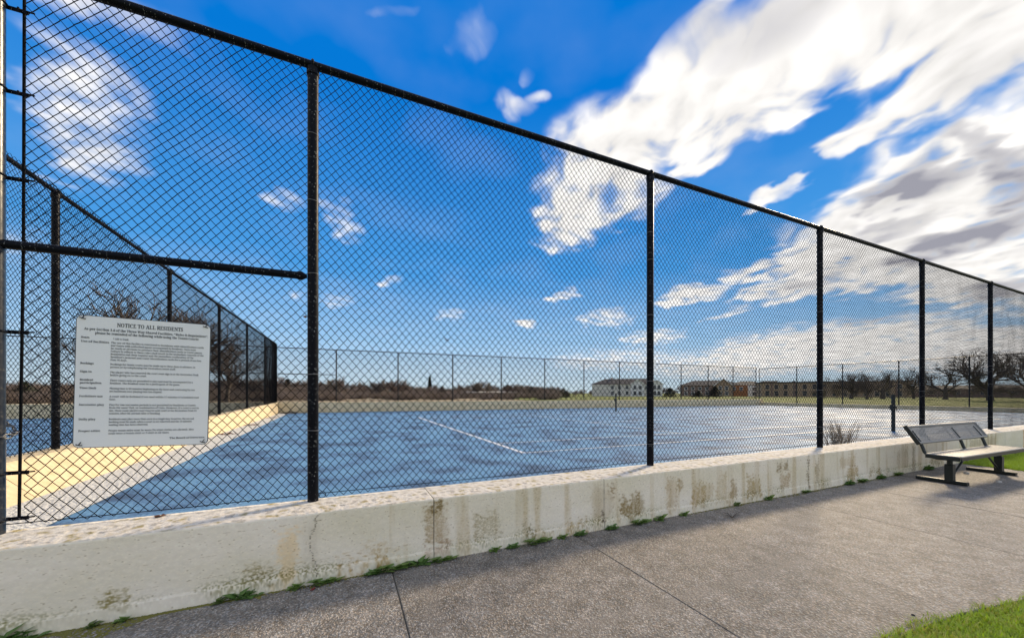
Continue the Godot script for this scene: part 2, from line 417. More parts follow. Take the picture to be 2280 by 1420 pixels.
	M.ink = mat(0.03, 0.032, 0.04, 0.6)
	# bench
	M.bench_frame = mat(0.012, 0.018, 0.017, 0.35)
	M.bench_coat = mat(0.20, 0.20, 0.195, 0.32)
	M.net_post = mat(0.02, 0.025, 0.025, 0.5)
	# far buildings
	M.siding = mat(0.70, 0.67, 0.60, 0.8)
	M.door_paint = mat(0.24, 0.12, 0.08, 0.7)
	M.bark_dry = mat(0.34, 0.28, 0.21, 0.9)
	M.trim = mat(0.82, 0.81, 0.78, 0.7)
	M.frame = mat(0.36, 0.30, 0.24, 0.7)
	M.roof = cover_with(mat(0, 0, 0, 0.9), ramp_tex(noise(simplex, 0.06, 3, 61), 256, [[0.0, 0.035, 0.035, 0.04], [1.0, 0.085, 0.08, 0.08]]), 3.0)
	M.brick_tan = cover_with(mat(0, 0, 0, 0.9), ramp_tex(noise(simplex, 0.05, 3, 62), 256, [[0.0, 0.30, 0.22, 0.14], [1.0, 0.46, 0.33, 0.22]]), 3.0)
	M.brick_orange = mat(0.38, 0.17, 0.075, 0.9)
	M.brick_brown = cover_with(mat(0, 0, 0, 0.9), ramp_tex(noise(simplex, 0.05, 3, 63), 256, [[0.0, 0.17, 0.12, 0.10], [1.0, 0.30, 0.21, 0.17]]), 3.0)
	M.pane = mat(0.03, 0.035, 0.045, 0.1)
	M.bird = mat(0.012, 0.012, 0.014, 0.7)
	M.stone = mat(0.62, 0.60, 0.56, 0.9)
	M.dark_stone = mat(0.04, 0.04, 0.045, 0.8)


# ---------------------------------------------------------------- sky
func sky_image() -> Image:
	# cover and greyness on a quarter-degree grid, then clouds cut out of them with drifting noise
	var gw := 1440
	var gh := 364
	var cover := PackedFloat32Array()
	cover.resize(gw * gh)
	var grey := PackedFloat32Array()
	grey.resize(gw * gh)
	var r := RandomNumberGenerator.new()
	r.seed = 77
	var clouds := CLOUDS.duplicate()
	var greys := GREYS.duplicate()
	# the same broken cloud goes on round the rest of the sky
	for k in 130:
		var az := r.randf_range(84.0, 322.0)
		var el := pow(r.randf(), 1.3) * 75.0 + 3.0
		var grow := 1.0 / maxf(0.3, cos(deg_to_rad(el)))
		clouds.append([az, el, r.randf_range(5, 19) * grow, r.randf_range(1.5, 6.0), r.randf_range(-12, 16), r.randf_range(0.6, 1.15)])
		if k % 4 == 0:
			greys.append([az, el - 2.0, r.randf_range(3, 7), r.randf_range(1, 2.2), 5.0, r.randf_range(0.3, 0.8)])
	for k in 22:   # overhead, above the frame
		clouds.append([r.randf_range(-30.0, 84.0), r.randf_range(62.0, 88.0), r.randf_range(8, 22), r.randf_range(2.0, 7.0), r.randf_range(-10, 20), r.randf_range(0.5, 1.1)])
	var lists := [clouds, GAPS, PUFFS, greys]
	for which in 4:
		for e in lists[which]:
			var c := cos(deg_to_rad(e[4]))
			var s := sin(deg_to_rad(e[4]))
			var reach: float = maxf(e[2], e[3]) * 1.45 + 0.5
			for j in range(maxi(0, int((e[1] - reach) * 4.0)), mini(gh - 1, int((e[1] + reach) * 4.0))):
				for i0 in range(int((e[0] - reach) * 4.0), int((e[0] + reach) * 4.0)):
					var da: float = i0 / 4.0 - e[0]
					var de: float = j / 4.0 - e[1]
					var u: float = (da * c + de * s) / e[2]
					var v: float = (de * c - da * s) / e[3]
					var d := u * u + v * v
					if d > 2.0:
						continue
					var val: float = e[5] * (1.0 - d / 2.0) * (1.0 if d < 1.0 else 2.0 - d)
					var i := posmod(i0, gw) + j * gw
					match which:
						0: cover[i] = maxf(cover[i], val) + 0.25 * minf(cover[i], val)
						1: cover[i] = cover[i] - 0.62 * val
						2: cover[i] = maxf(cover[i], val)
						3: grey[i] = maxf(grey[i], val)
	var w := 4096
	var h := 2048
	var wisp := noise(FastNoiseLite.TYPE_SIMPLEX_SMOOTH, 1.0, 5, 71)
	var puff := noise(FastNoiseLite.TYPE_SIMPLEX_SMOOTH, 1.0, 4, 72)
	puff.fractal_gain = 0.42
	wisp.fractal_gain = 0.42
	var lon := deg_to_rad(22.0)
	var px := PackedFloat32Array()
	px.resize(w * h * 3)
	var below := [0.30, 0.30, 0.26]
	for j in range(h / 2, h):
		for i in w:
			var p := (j * w + i) * 3
			px[p] = below[0]; px[p + 1] = below[1]; px[p + 2] = below[2]
	var j := 0
	while j < h / 2:
		var el := PI / 2.0 - PI * (j + 0.5) / h
		var se := sin(el)
		var ce := cos(el)
		var deg := rad_to_deg(el)
		# clear air, from the blue overhead to the pale rim
		var t := clampf(deg / 38.0, 0, 1)
		var blue: Vector3
		if t < 0.2:
			blue = Vector3(0.474, 0.576, 0.632).lerp(Vector3(0.232, 0.409, 0.614), t / 0.2)
		elif t < 0.45:
			blue = Vector3(0.232, 0.409, 0.614).lerp(Vector3(0.051, 0.246, 0.567), (t - 0.2) / 0.25)
		else:
			blue = Vector3(0.051, 0.246, 0.567).lerp(Vector3(0.001, 0.135, 0.483), (t - 0.45) / 0.55)
		var drift := clampf(deg / 22.0, 0.2, 1.0)
		var fine := j % 2 == 0
		var i := 0
		while i < w:
			var az := 360.0 * (i + 0.5) / w
			var inside := az < 86.0 or az > 322.0
			if not inside and (not fine or i % 2 == 1):
				i += 1
				continue
			var a := deg_to_rad(az)
			var lift := 1.0 / (se + 0.09)
			var along := ce * cos(a - lon) * lift
			var across := ce * sin(a - lon) * lift
			var n1 := wisp.get_noise_2d(along * 2.0, across * 2.1)
			var n2 := puff.get_noise_2d(along * 6.0 + 5.0 + 0.6 * n1, across * 8.0 + 0.9 * n1)
			var n3 := wisp.get_noise_2d(along * 3.8 + 40.0, across * 4.2)
			# drift the outlines so that no cloud keeps a plain shape
			var gx := (az + (2.2 * n1 + 2.2 * n3 + 0.6 * n2) * drift) * 4.0 + gw
			var gy := clampf((deg + (1.5 * n3 - 0.8 * n1 + 0.5 * n2) * drift) * 4.0, 0, gh - 2.001)
			var gj := int(gy)
			var fy := gy - gj
			var gi := int(gx)
			var fx := gx - gi
			var k0 := gj * gw + gi % gw
			var k1 := gj * gw + (gi + 1) % gw
			var c := lerpf(lerpf(cover[k0], cover[k1], fx), lerpf(cover[k0 + gw], cover[k1 + gw], fx), fy)
			# cover thins towards the rim of each cloud and is torn by the finer drift
			var e := c * (1.08 + 0.38 * n1 + 0.40 * n2 + 0.30 * n3) + 0.30 * n2 * clampf(c + 0.35, 0, 1)
			var d := clampf((e - 0.02) / 1.10, 0, 1)
			d = d * d * (3.0 - 2.0 * d)
			var haze := clampf(0.06 + 0.9 * n1, 0, 1) * 0.10
			d = maxf(d, haze)
			var g := lerpf(lerpf(grey[k0], grey[k1], fx), lerpf(grey[k0 + gw], grey[k1 + gw], fx), fy)
			g = clampf(g * (1.15 + 0.8 * n1 + 0.5 * n2 + 0.5 * n3) + 0.22 * maxf(0.0, n1 + 0.5 * n2) * clampf(c, 0, 1), 0, 1)
			var white := Vector3(0.702, 0.683, 0.660) * (1.0 + 0.24 * n2 + 0.20 * n3)
			var cloud := white.lerp(Vector3(0.25, 0.25, 0.29), g)
			if d < 0.7:
				cloud = cloud.lerp(Vector3(0.52, 0.58, 0.74), (0.7 - d) * 0.8)
			var col := blue.lerp(cloud, d)
			var p := (j * w + i) * 3
			px[p] = col.x; px[p + 1] = col.y; px[p + 2] = col.z
			if not inside:
				for q in [p + 3, p + w * 3, p + w * 3 + 3]:
					px[q] = col.x; px[q + 1] = col.y; px[q + 2] = col.z
			i += 1
		j += 1
	return Image.create_from_data(w, h, false, Image.FORMAT_RGBF, px.to_byte_array())


# ---------------------------------------------------------------- fences
# chain-link fabric: flattened spirals, each hooked into the next; one diagonal lies in front, the other behind
func chain_link(width: float, height: float, r: float, sides: int, woven: bool, sd: int, m: Material) -> ArrayMesh:
	var g := Geo.new()
	var wob := noise(FastNoiseLite.TYPE_SIMPLEX_SMOOTH, 1.0, 2, sd)
	var cols := int(round(width / DIAMOND_W * 2.0))
	var pw := width / cols
	var rows := int(round(height / DIAMOND_H)) * 2
	var ph := height / rows
	for i in cols:
		var pts := []
		var rad := []
		for j in rows + 1:
			var s := 1.0 if (i + j) % 2 == 0 else -1.0
			var corner := Vector3((i + 0.5 + s * 0.515) * pw, j * ph, 0)
			pts.append(corner); rad.append(r)
			if woven and j < rows:
				var nxt := Vector3((i + 0.5 - s * 0.515) * pw, (j + 1) * ph, 0)
				var off := Vector3(0, 0, 0.0042 * s)
				pts.append(corner.lerp(nxt, 0.14) + off); rad.append(r)
				pts.append(corner.lerp(nxt, 0.86) + off); rad.append(r)
		for k in pts.size():
			var p: Vector3 = pts[k]
			var free := minf(1.0, minf(p.x, width - p.x) * 3.0)
			p.x += 0.010 * wob.get_noise_2d(p.x * 1.1, p.y * 1.1) * free + 0.0022 * wob.get_noise_2d(p.x * 14.0, p.y * 14.0)
			p.y += 0.012 * wob.get_noise_2d(p.x * 1.3 + 50.0, p.y * 1.0) + 0.0022 * wob.get_noise_2d(p.x * 14.0 + 9.0, p.y * 14.0)
			p.z += 0.007 * wob.get_noise_2d(p.x * 0.9, p.y * 0.9 + 70.0) * free
			pts[k] = p
		g.tube(pts, rad, sides, false)
	return g.mesh(m)


func post_mesh(height: float, r: float, m: Material, sides := 18) -> ArrayMesh:
	var g := Geo.new()
	g.tube([Vector3.ZERO, Vector3(0, height, 0)], [r, r], sides)
	return g.mesh(m)


# the cap that closes a post and holds the rail in its eye
func cap_mesh(r: float, rail_r: float, m: Material) -> ArrayMesh:
	var g := Geo.new()
	g.tube([Vector3(0, -0.05, 0), Vector3(0, 0.0, 0), Vector3(0, 0.02, 0)], [r + 0.006, r + 0.006, r * 0.55], 18)
	g.ring(Vector3(0, 0.028, 0), Vector3.RIGHT, rail_r + 0.004, 0.011, 16, 6)
	return g.mesh(m)


# stops: distance of each post from the start; base: height of the foot at a distance; side: which face carries the fabric
func fence(called: String, label: String, at: Vector3, turn: float, stops: Array, base0: float, base_slope: float, top: float, side: float, fabric: Array, near: bool) -> Node3D:
	var root := thing(called, label, "fence", at, turn)
	var pr := 0.038 if near else 0.036
	var rr := 0.029 if near else 0.024
	var pm: Material = M.post if near else M.post_far
	var cap := cap_mesh(pr, rr, pm)
	var tie := Geo.new()
	tie.ring(Vector3.ZERO, Vector3.UP, pr + 0.002, 0.0022, 16, 4)
	var tie_mesh := tie.mesh(M.tie)
	var sides := 18 if near else 10
	var r := RandomNumberGenerator.new()
	r.seed = hash(called + label)
	for k in stops.size():
		var d: float = stops[k]
		var b := base0 + base_slope * d
		var p := part("post", post_mesh(top - 0.062 - b, pr, pm, sides), root, Vector3(d, b, 0))
		part("post_cap", cap, p, Vector3(0, top - 0.062 - b, 0))
		if near and d < 22.0:
			for q in 5:
				var t := part("wire_tie", tie_mesh, p, Vector3(0, 0.4 + q * 0.6 + r.randf_range(-0.2, 0.2), 0))
				t.rotation = Vector3(r.randf_range(-0.12, 0.12), 0, r.randf_range(-0.1, 0.1))
		if k + 1 < stops.size():
			var w: float = stops[k + 1] - d
			var g := Geo.new()
			g.rod(Vector3(0, 0, 0), Vector3(w, 0, 0), rr, 14 if near else 8)
			part("top_rail", g.mesh(pm), root, Vector3(d, top - 0.032, 0))
			var b2 := base0 + base_slope * (d + w)
			var f := part("chain_link_fabric", fabric[k % fabric.size()], root, Vector3(d, maxf(b, b2) + 0.012, side * (pr + 0.010)))
			var h := top + 0.006 - maxf(b, b2) - 0.012
			f.scale = Vector3(w / BAY, h / 3.36, 1)
			if side < 0.0:
				f.scale.z = 1.0
			var wire := Geo.new()
			wire.tube([Vector3(0, 0, 0), Vector3(w * 0.5, -0.006, 0), Vector3(w, 0, 0)], [0.003, 0.003, 0.003], 5)
			part("tension_wire", wire.mesh(M.wire), root, Vector3(d, maxf(b, b2) + 0.045, side * (pr + 0.004)))
	return root

# ---------------------------------------------------------------- plants
func branch(g: Geo, twigs: Geo, from: Vector3, dir: Vector3, length: float, r0: float, level: int, deepest: int, rn: RandomNumberGenerator, spread: float, lift: float, least: float) -> void:
	var r := maxf(r0, least)
	var pts := [from]
	var rad := [r]
	var p := from
	var d := dir
	var segs := 3 if level < 2 else 2
	for k in segs:
		d = (d + Vector3(rn.randf_range(-1, 1), rn.randf_range(-0.6, 1) * lift, rn.randf_range(-1, 1)) * 0.15).normalized()
		p += d * length / segs
		pts.append(p)
		rad.append(lerpf(r, r * (0.25 if level == deepest else 0.6), float(k + 1) / segs))
	(g if level == 0 else twigs).tube(pts, rad, 6 if level == 0 else (4 if level < 3 else 3), false)
	if level >= deepest:
		return
	if level == 0:
		length = 0.30
	var n := rn.randi_range(3, 5) if level < deepest - 1 else rn.randi_range(4, 6)
	if level == 0:
		n += 2
	for k in n:
		var f := rn.randf_range(0.35, 1.0) if k > 0 else 1.0
		if level == 0:
			f = rn.randf_range(0.55, 1.0)
		var s := mini(int(f * segs), segs - 1)
		var at: Vector3 = pts[s].lerp(pts[s + 1], f * segs - s)
		var out := d.cross(Vector3(rn.randf_range(-1, 1), rn.randf_range(-1, 1), rn.randf_range(-1, 1))).normalized()
		var nd := (d + out * spread * rn.randf_range(0.6, 1.25) + Vector3.UP * 0.12 * lift).normalized()
		branch(g, twigs, at, nd, length * rn.randf_range(0.55, 0.82), r * 0.52, level + 1, deepest, rn, spread, lift, least)


# a bare winter tree about one unit tall: [trunk, crown]
func bare_tree(sd: int, deepest: int, spread: float, lift: float, thick: float, least: float, stem: float, m: Material) -> Array:
	var rn := RandomNumberGenerator.new()
	rn.seed = sd
	var g := Geo.new()
	var t := Geo.new()
	branch(g, t, Vector3.ZERO, Vector3.UP, 0.30 * stem, thick, 0, deepest, rn, spread, lift, least)
	var high := 0.0
	for p in t.v:
		high = maxf(high, p.y)
	for q in [g, t]:
		for k in q.v.size():
			q.v[k] /= high
	return [g.mesh(m), t.mesh(m)]


func conifer(sd: int, m: Material, narrow: float) -> Array:
	var rn := RandomNumberGenerator.new()
	rn.seed = sd
	var g := Geo.new()
	g.tube([Vector3.ZERO, Vector3(0, 0.5, 0), Vector3(0, 0.98, 0)], [0.022, 0.014, 0.002], 6)
	var t := Geo.new()
	for k in 900:
		var y := 0.06 + 0.94 * pow(rn.randf(), 1.25)
		var reach := (1.0 - y) * narrow * (0.75 + 0.25 * sin(y * 55.0)) + 0.012
		var a := rn.randf() * TAU
		var f := pow(rn.randf(), 0.6)
		var c := Vector3(cos(a) * reach * f, y - 0.05 * f, sin(a) * reach * f)
		var s := 0.030 * rn.randf_range(0.6, 1.3)
		var d := Vector3(cos(a), rn.randf_range(-0.7, 0.2), sin(a)).normalized() * s * 1.6
		var u := Vector3(-sin(a), rn.randf_range(-0.5, 0.5), cos(a)).normalized() * s
		t.tri(c - u, c + u, c + d)
		t.tri(c - u * 0.6 + Vector3(0, s, 0), c + d * 0.8, c + u * 0.6 - Vector3(0, s * 0.4, 0))
	return [g.mesh(M.bark), t.mesh(m)]


func plant_tree(called: String, label: String, category: String, shapes: Array, at: Vector3, tall: float, wide: float, turn: float, group: String) -> void:
	var o := thing(called, label, category, at, turn, group)
	o.scale = Vector3(wide, tall, wide)
	part("trunk", shapes[0], o)
	part("crown", shapes[1], o)


func weed_mesh(sd: int, leaves: int, size: float, m: Material) -> ArrayMesh:
	var rn := RandomNumberGenerator.new()
	rn.seed = sd
	var g := Geo.new()
	for k in leaves:
		var a := rn.randf() * TAU
		var out := Vector3(cos(a) * 1.15, 0, sin(a) * 0.8)
		var root := Vector3(rn.randf_range(-0.6, 0.6), 0, rn.randf_range(-0.2, 0.2)) * size
		var l := size * rn.randf_range(0.5, 1.2)
		var rise := rn.randf_range(0.15, 0.9)
		var mid := root + (out * 0.45 + Vector3.UP * rise) * l * 0.6
		var tip := root + (out * 0.8 + Vector3.UP * rise * rn.randf_range(0.5, 1.1)) * l
		var w := Vector3(-sin(a), rn.randf_range(-0.3, 0.3), cos(a)) * l * rn.randf_range(0.28, 0.46)
		var stem := root.lerp(mid, 0.5)
		g.rod(root, stem, 0.0012, 3)
		g.tri(stem, mid - w, mid); g.tri(stem, mid, mid + w)
		g.tri(mid - w, tip, mid); g.tri(mid, tip, mid + w)
	return g.mesh(m)


func tuft_mesh(sd: int, blades: int, tall: float, m: Material) -> ArrayMesh:
	var rn := RandomNumberGenerator.new()
	rn.seed = sd
	var g := Geo.new()
	for k in blades:
		var a := rn.randf() * TAU
		var root := Vector3(rn.randf_range(-0.02, 0.02), 0, rn.randf_range(-0.02, 0.02))
		var lean := Vector3(cos(a), 0, sin(a)) * rn.randf_range(0.1, 0.7) * tall
		var w := Vector3(-sin(a), 0, cos(a)) * 0.0022
		var h := tall * rn.randf_range(0.55, 1.15)
		var mid := root + lean * 0.35 + Vector3.UP * h * 0.6
		var tip := root + lean + Vector3.UP * h * 0.95
		g.quad(root - w, root + w, mid + w * 0.8, mid - w * 0.8)
		g.tri(mid - w * 0.8, mid + w * 0.8, tip)
	return g.mesh(m)


func grass(label: String, mesh: Mesh, spots: PackedVector3Array, sd: int) -> void:
	var rn := RandomNumberGenerator.new()
	rn.seed = sd
	var mm := MultiMesh.new()
	mm.transform_format = MultiMesh.TRANSFORM_3D
	mm.mesh = mesh
	mm.instance_count = spots.size()
	for k in spots.size():
		var s := rn.randf_range(0.7, 1.35)
		mm.set_instance_transform(k, Transform3D(Basis(Vector3.UP, rn.randf() * TAU).scaled(Vector3(s, s * rn.randf_range(0.7, 1.25), s)), spots[k]))
	var o := MultiMeshInstance3D.new()
	o.name = numbered("grass")
	o.multimesh = mm
	add_child(o)
	tag(o, label, "grass", "", "stuff")


# ---------------------------------------------------------------- far houses
func window(parent: Node, x: float, y: float, z: float, w: float, h: float, m: Material = M.trim) -> void:
	var g := Geo.new()
	g.box(Vector3(0, h / 2 + 0.06, 0), Vector3(w + 0.24, 0.12, 0.16))
	g.box(Vector3(0, -h / 2 - 0.06, 0), Vector3(w + 0.24, 0.12, 0.2))
	g.box(Vector3(-w / 2 - 0.06, 0, 0), Vector3(0.12, h, 0.155))
	g.box(Vector3(w / 2 + 0.06, 0, 0), Vector3(0.12, h, 0.155))
	g.box(Vector3(0, 0, 0), Vector3(w, 0.08, 0.1))
	var f := part("window", g.mesh(m), parent, Vector3(x, y, z + 0.05))
	var p := Geo.new()
	p.box(Vector3.ZERO, Vector3(w, h, 0.03))
	part("pane", p.mesh(M.pane), f)


func hip_roof(w: float, d: float, eave: float, ridge: float, over: float) -> Geo:
	var g := Geo.new()
	var x := w / 2 + over
	var z0 := over
	var z1 := -d - over
	var zc := -d / 2
	var rx := maxf(0.5, x - (d / 2 + over) * 0.9)
	var a := Vector3(-x, eave, z0)
	var b := Vector3(x, eave, z0)
	var c := Vector3(x, eave, z1)
	var e := Vector3(-x, eave, z1)
	var r0 := Vector3(-rx, ridge, zc)
	var r1 := Vector3(rx, ridge, zc)
	g.quad(a, b, r1, r0); g.tri(b, c, r1); g.quad(c, e, r0, r1); g.tri(e, a, r0)
	g.quad(a, e, c, b)
	return g


func gable(parent: Node, x: float, w: float, eave: float, peak: float, out: float, m: Material) -> void:
	var g := Geo.new()
	g.box(Vector3(x, eave / 2, out / 2 + 0.01), Vector3(w, eave, out))
	g.tri(Vector3(x - w / 2, eave, out + 0.01), Vector3(x + w / 2, eave, out + 0.01), Vector3(x, peak - 0.2, out + 0.01))
	part("front_bay", g.mesh(m), parent)
	var r := Geo.new()
	var l := Vector3(x - w / 2 - 0.35, eave - 0.2, out + 0.35)
	var q := Vector3(x + w / 2 + 0.35, eave - 0.2, out + 0.35)
	var t := Vector3(x, peak, out + 0.35)
	var back := Vector3(0, 0, -out - 4.2)
	r.quad(l, t, t + back, l + back); r.quad(t, q, q + back, t + back)
	part("gable_roof", r.mesh(M.roof), parent)
	var v := Geo.new()
	for e in [[l, t], [q, t]]:
		var dir: Vector3 = (e[1] - e[0])
		v.box((e[0] + e[1]) / 2 + Vector3(0, -0.05, 0.03), Vector3(dir.length(), 0.22, 0.06), Basis(Vector3.BACK, atan2(dir.y, dir.x)))
	part("verge_board", v.mesh(M.trim), parent)


func houses() -> void:
	# townhouses with a hip roof and two white gables
	var o := thing("townhouse", "cream townhouse with dark hip roof and white front gables beyond the back fence", "house", Vector3(103.93, -0.02, -117.72), 0.0)
	o.look_at_from_position(o.position, Vector3(0, 0, 0), Vector3.UP, true)
	var g := Geo.new()
	g.box(Vector3(3.0, 2.45, -5.5), Vector3(21, 4.9, 11))
	part("wall", g.mesh(M.siding), o)
	g = Geo.new()
	g.box(Vector3(-10.6, 2.4, -5.2), Vector3(6.2, 4.8, 11))
	part("side_wall", g.mesh(M.siding), o)
	part("roof", hip_roof(27.2, 11, 4.9, 7.3, 0.5).mesh(M.roof), o)
	gable(o, 4.2, 5.0, 4.9, 6.9, 0.8, M.trim)
	gable(o, 11.4, 4.2, 4.9, 6.5, 0.8, M.trim)
	for x in [-5.5, -2.8, 0.2]:
		window(o, x, 3.6, 0.0, 1.1, 1.3); window(o, x, 1.3, 0.0, 1.1, 1.3)
	for x in [3.2, 5.2, 10.6, 12.2]:
		window(o, x, 3.5, 0.8, 1.1, 1.4); window(o, x, 1.2, 0.8, 1.1, 1.4)
	for x in [7.6, 8.9]:
		window(o, x, 3.5, 0.0, 0.9, 1.3)
	g = Geo.new()
	g.box(Vector3(8.2, 1.05, 0.04), Vector3(1.0, 2.1, 0.1))
	var door := part("door", g.mesh(M.door_paint), o)
	g = Geo.new()
	g.box(Vector3(8.55, 1.0, 0.12), Vector3(0.06, 0.25, 0.06))
	part("handle", g.mesh(M.steel), door)
	g = Geo.new()
	g.box(Vector3(-6, 7.1, -5.5), Vector3(0.9, 1.4, 0.9))
	part("chimney", g.mesh(M.brick_brown), o)

	# second house: grey roofs, an orange brick end
	o = thing("townhouse", "townhouse with grey gabled roof and orange brick end right of the cream one", "house", Vector3(138.00, -0.02, -102.39), 0.0)
	o.look_at_from_position(o.position, Vector3(0, 0, 0), Vector3.UP, true)
	g = Geo.new()
	g.box(Vector3(-5.5, 2.2, -5.5), Vector3(17, 4.4, 11))
	part("wall", g.mesh(M.brick_brown), o)
	g = Geo.new()
	g.box(Vector3(6.5, 2.2, -5.2), Vector3(7, 4.4, 11))
	var ob := part("brick_wall", g.mesh(M.brick_orange), o)
	ob.set_meta("label", "orange brick end wall")
	g = Geo.new()
	g.box(Vector3(13.2, 2.0, -5.2), Vector3(6.4, 4.0, 11))
	part("white_wall", g.mesh(M.trim), o)
	part("roof", hip_roof(22, 11, 4.4, 6.6, 0.5).mesh(M.roof), o, Vector3(-3.5, 0, 0))
	var hr := part("low_roof", hip_roof(13.5, 10.6, 4.41, 6.1, 0.5).mesh(M.roof), o, Vector3(9.8, 0, -0.2))
	hr.rotation.y = 0.0
	gable(o, 1.7, 6.4, 4.4, 7.1, 0.9, M.brick_tan)
	for x in [-12.0, -9.4, -6.8, -4.2]:
		window(o, x, 3.2, 0.0, 1.1, 1.2); window(o, x, 1.2, 0.0, 1.1, 1.2)
	for x in [0.6, 2.8]:
		window(o, x, 3.3, 0.9, 1.0, 1.3); window(o, x, 1.2, 0.9, 1.0, 1.3)
	for x in [5.4, 7.8]:
		window(o, x, 3.0, 0.3, 0.9, 1.2)
	for x in [12.0, 14.4]:
		window(o, x, 2.9, 0.3, 1.1, 1.2); window(o, x, 1.1, 0.3, 1.1, 1.2)

	# flat-roofed brick block
	var a := Vector3(131.37, -0.02, -81.25)
	o = thing("apartment_block", "long flat-roofed brown brick block behind the far right corner", "building", a, 0.0)
	var b := Vector3(156.40, -0.02, -52.44)
	o.rotation.y = atan2(-(b.z - a.z), b.x - a.x)
	var w := a.distance_to(b)
	g = Geo.new()
	g.box(Vector3(w / 2, 2.35, -6), Vector3(w, 4.7, 12))
	part("wall", g.mesh(M.brick_tan), o)
	g = Geo.new()
	g.box(Vector3(w / 2, 4.9, -6), Vector3(w + 0.6, 0.4, 12.6))
	part("roof", g.mesh(M.roof), o)
	g = Geo.new()
	g.box(Vector3(3.0, 5.3, -6), Vector3(4.0, 0.5, 5))
	part("roof_hatch", g.mesh(M.brick_tan), o)
	var n := int(w / 2.6)
	for k in n:
		window(o, 1.6 + k * 2.6, 3.4, 0.0, 1.0, 1.4, M.frame); window(o, 1.6 + k * 2.6, 1.2, 0.0, 1.0, 1.5, M.frame)
	g = Geo.new()
	for k in 6:
		g.box(Vector3(2.9 + k * w / 6.0, 2.35, 0.08), Vector3(0.4, 4.6, 0.16))
	part("pilasters", g.mesh(M.brick_brown), o)

	# low brown building behind the lawn
	a = Vector3(158.89, -0.02, -57.90)
	b = Vector3(191.71, -0.02, -23.39)
	o = thing("low_building", "long low brown building behind the bare trees on the lawn", "building", a, 0.0)
	o.rotation.y = atan2(-(b.z - a.z), b.x - a.x)
	w = a.distance_to(b)
	g = Geo.new()
	g.box(Vector3(w / 2, 1.3, -5), Vector3(w, 2.6, 10))
	part("wall", g.mesh(M.brick_brown), o)
	g = Geo.new()
	g.quad(Vector3(-0.5, 2.55, 0.5), Vector3(w + 0.5, 2.55, 0.5), Vector3(w + 0.5, 3.7, -5), Vector3(-0.5, 3.7, -5))
	g.quad(Vector3(w + 0.5, 2.55, -10.5), Vector3(-0.5, 2.55, -10.5), Vector3(-0.5, 3.7, -5), Vector3(w + 0.5, 3.7, -5))
	g.tri(Vector3(-0.5, 2.55, -10.5), Vector3(-0.5, 2.55, 0.5), Vector3(-0.5, 3.7, -5))
	part("roof", g.mesh(M.roof), o)
	for k in int(w / 6.0):
		window(o, 3.0 + k * 6.0, 1.5, 0.0, 1.6, 1.1, M.frame)
	# pale low sheds in the field
	o = thing("shed", "pale low shed in the brown field beyond the back fence", "shed", Vector3(43.26, -0.02, -112.12), 0.0)
	o.look_at_from_position(o.position, Vector3.ZERO, Vector3.UP, true)
	g = Geo.new()
	g.box(Vector3(0, 0.75, -2), Vector3(16, 1.5, 4))
	part("wall", g.mesh(M.siding), o)
	g = Geo.new()
	g.quad(Vector3(-8.3, 1.5, 0.3), Vector3(8.3, 1.5, 0.3), Vector3(8.3, 1.95, -4.3), Vector3(-8.3, 1.95, -4.3))
	part("roof", g.mesh(M.siding), o)
	g = Geo.new()
	for x in [-5.0, 0.0, 5.0]:
		g.box(Vector3(x, 0.7, 0.03), Vector3(1.6, 1.2, 0.08))
	part("doors", g.mesh(M.door_paint), o)


# ---------------------------------------------------------------- bench
# perforated, coated sheet: crossing diagonal bars
func lattice(l: float, w: float, pitch: float, bar: float, thick: float, m: Material) -> ArrayMesh:
	var g := Geo.new()
	for s in [1.0, -1.0]:
		var c := -w
		while c < l:
			var x0 := maxf(0.0, c)
			var x1 := minf(l, c + w)
			if x1 - x0 > 0.004:
				var a := Vector3(x0, (x0 - c) if s > 0 else w - (x0 - c), 0)
				var b := Vector3(x1, (x1 - c) if s > 0 else w - (x1 - c), 0)
				var d := b - a
				g.box((a + b) / 2, Vector3(d.length(), bar, thick + (0.0006 if s > 0 else 0.0)), Basis(Vector3.BACK, atan2(d.y, d.x)))
			c += pitch
	return g.mesh(m)


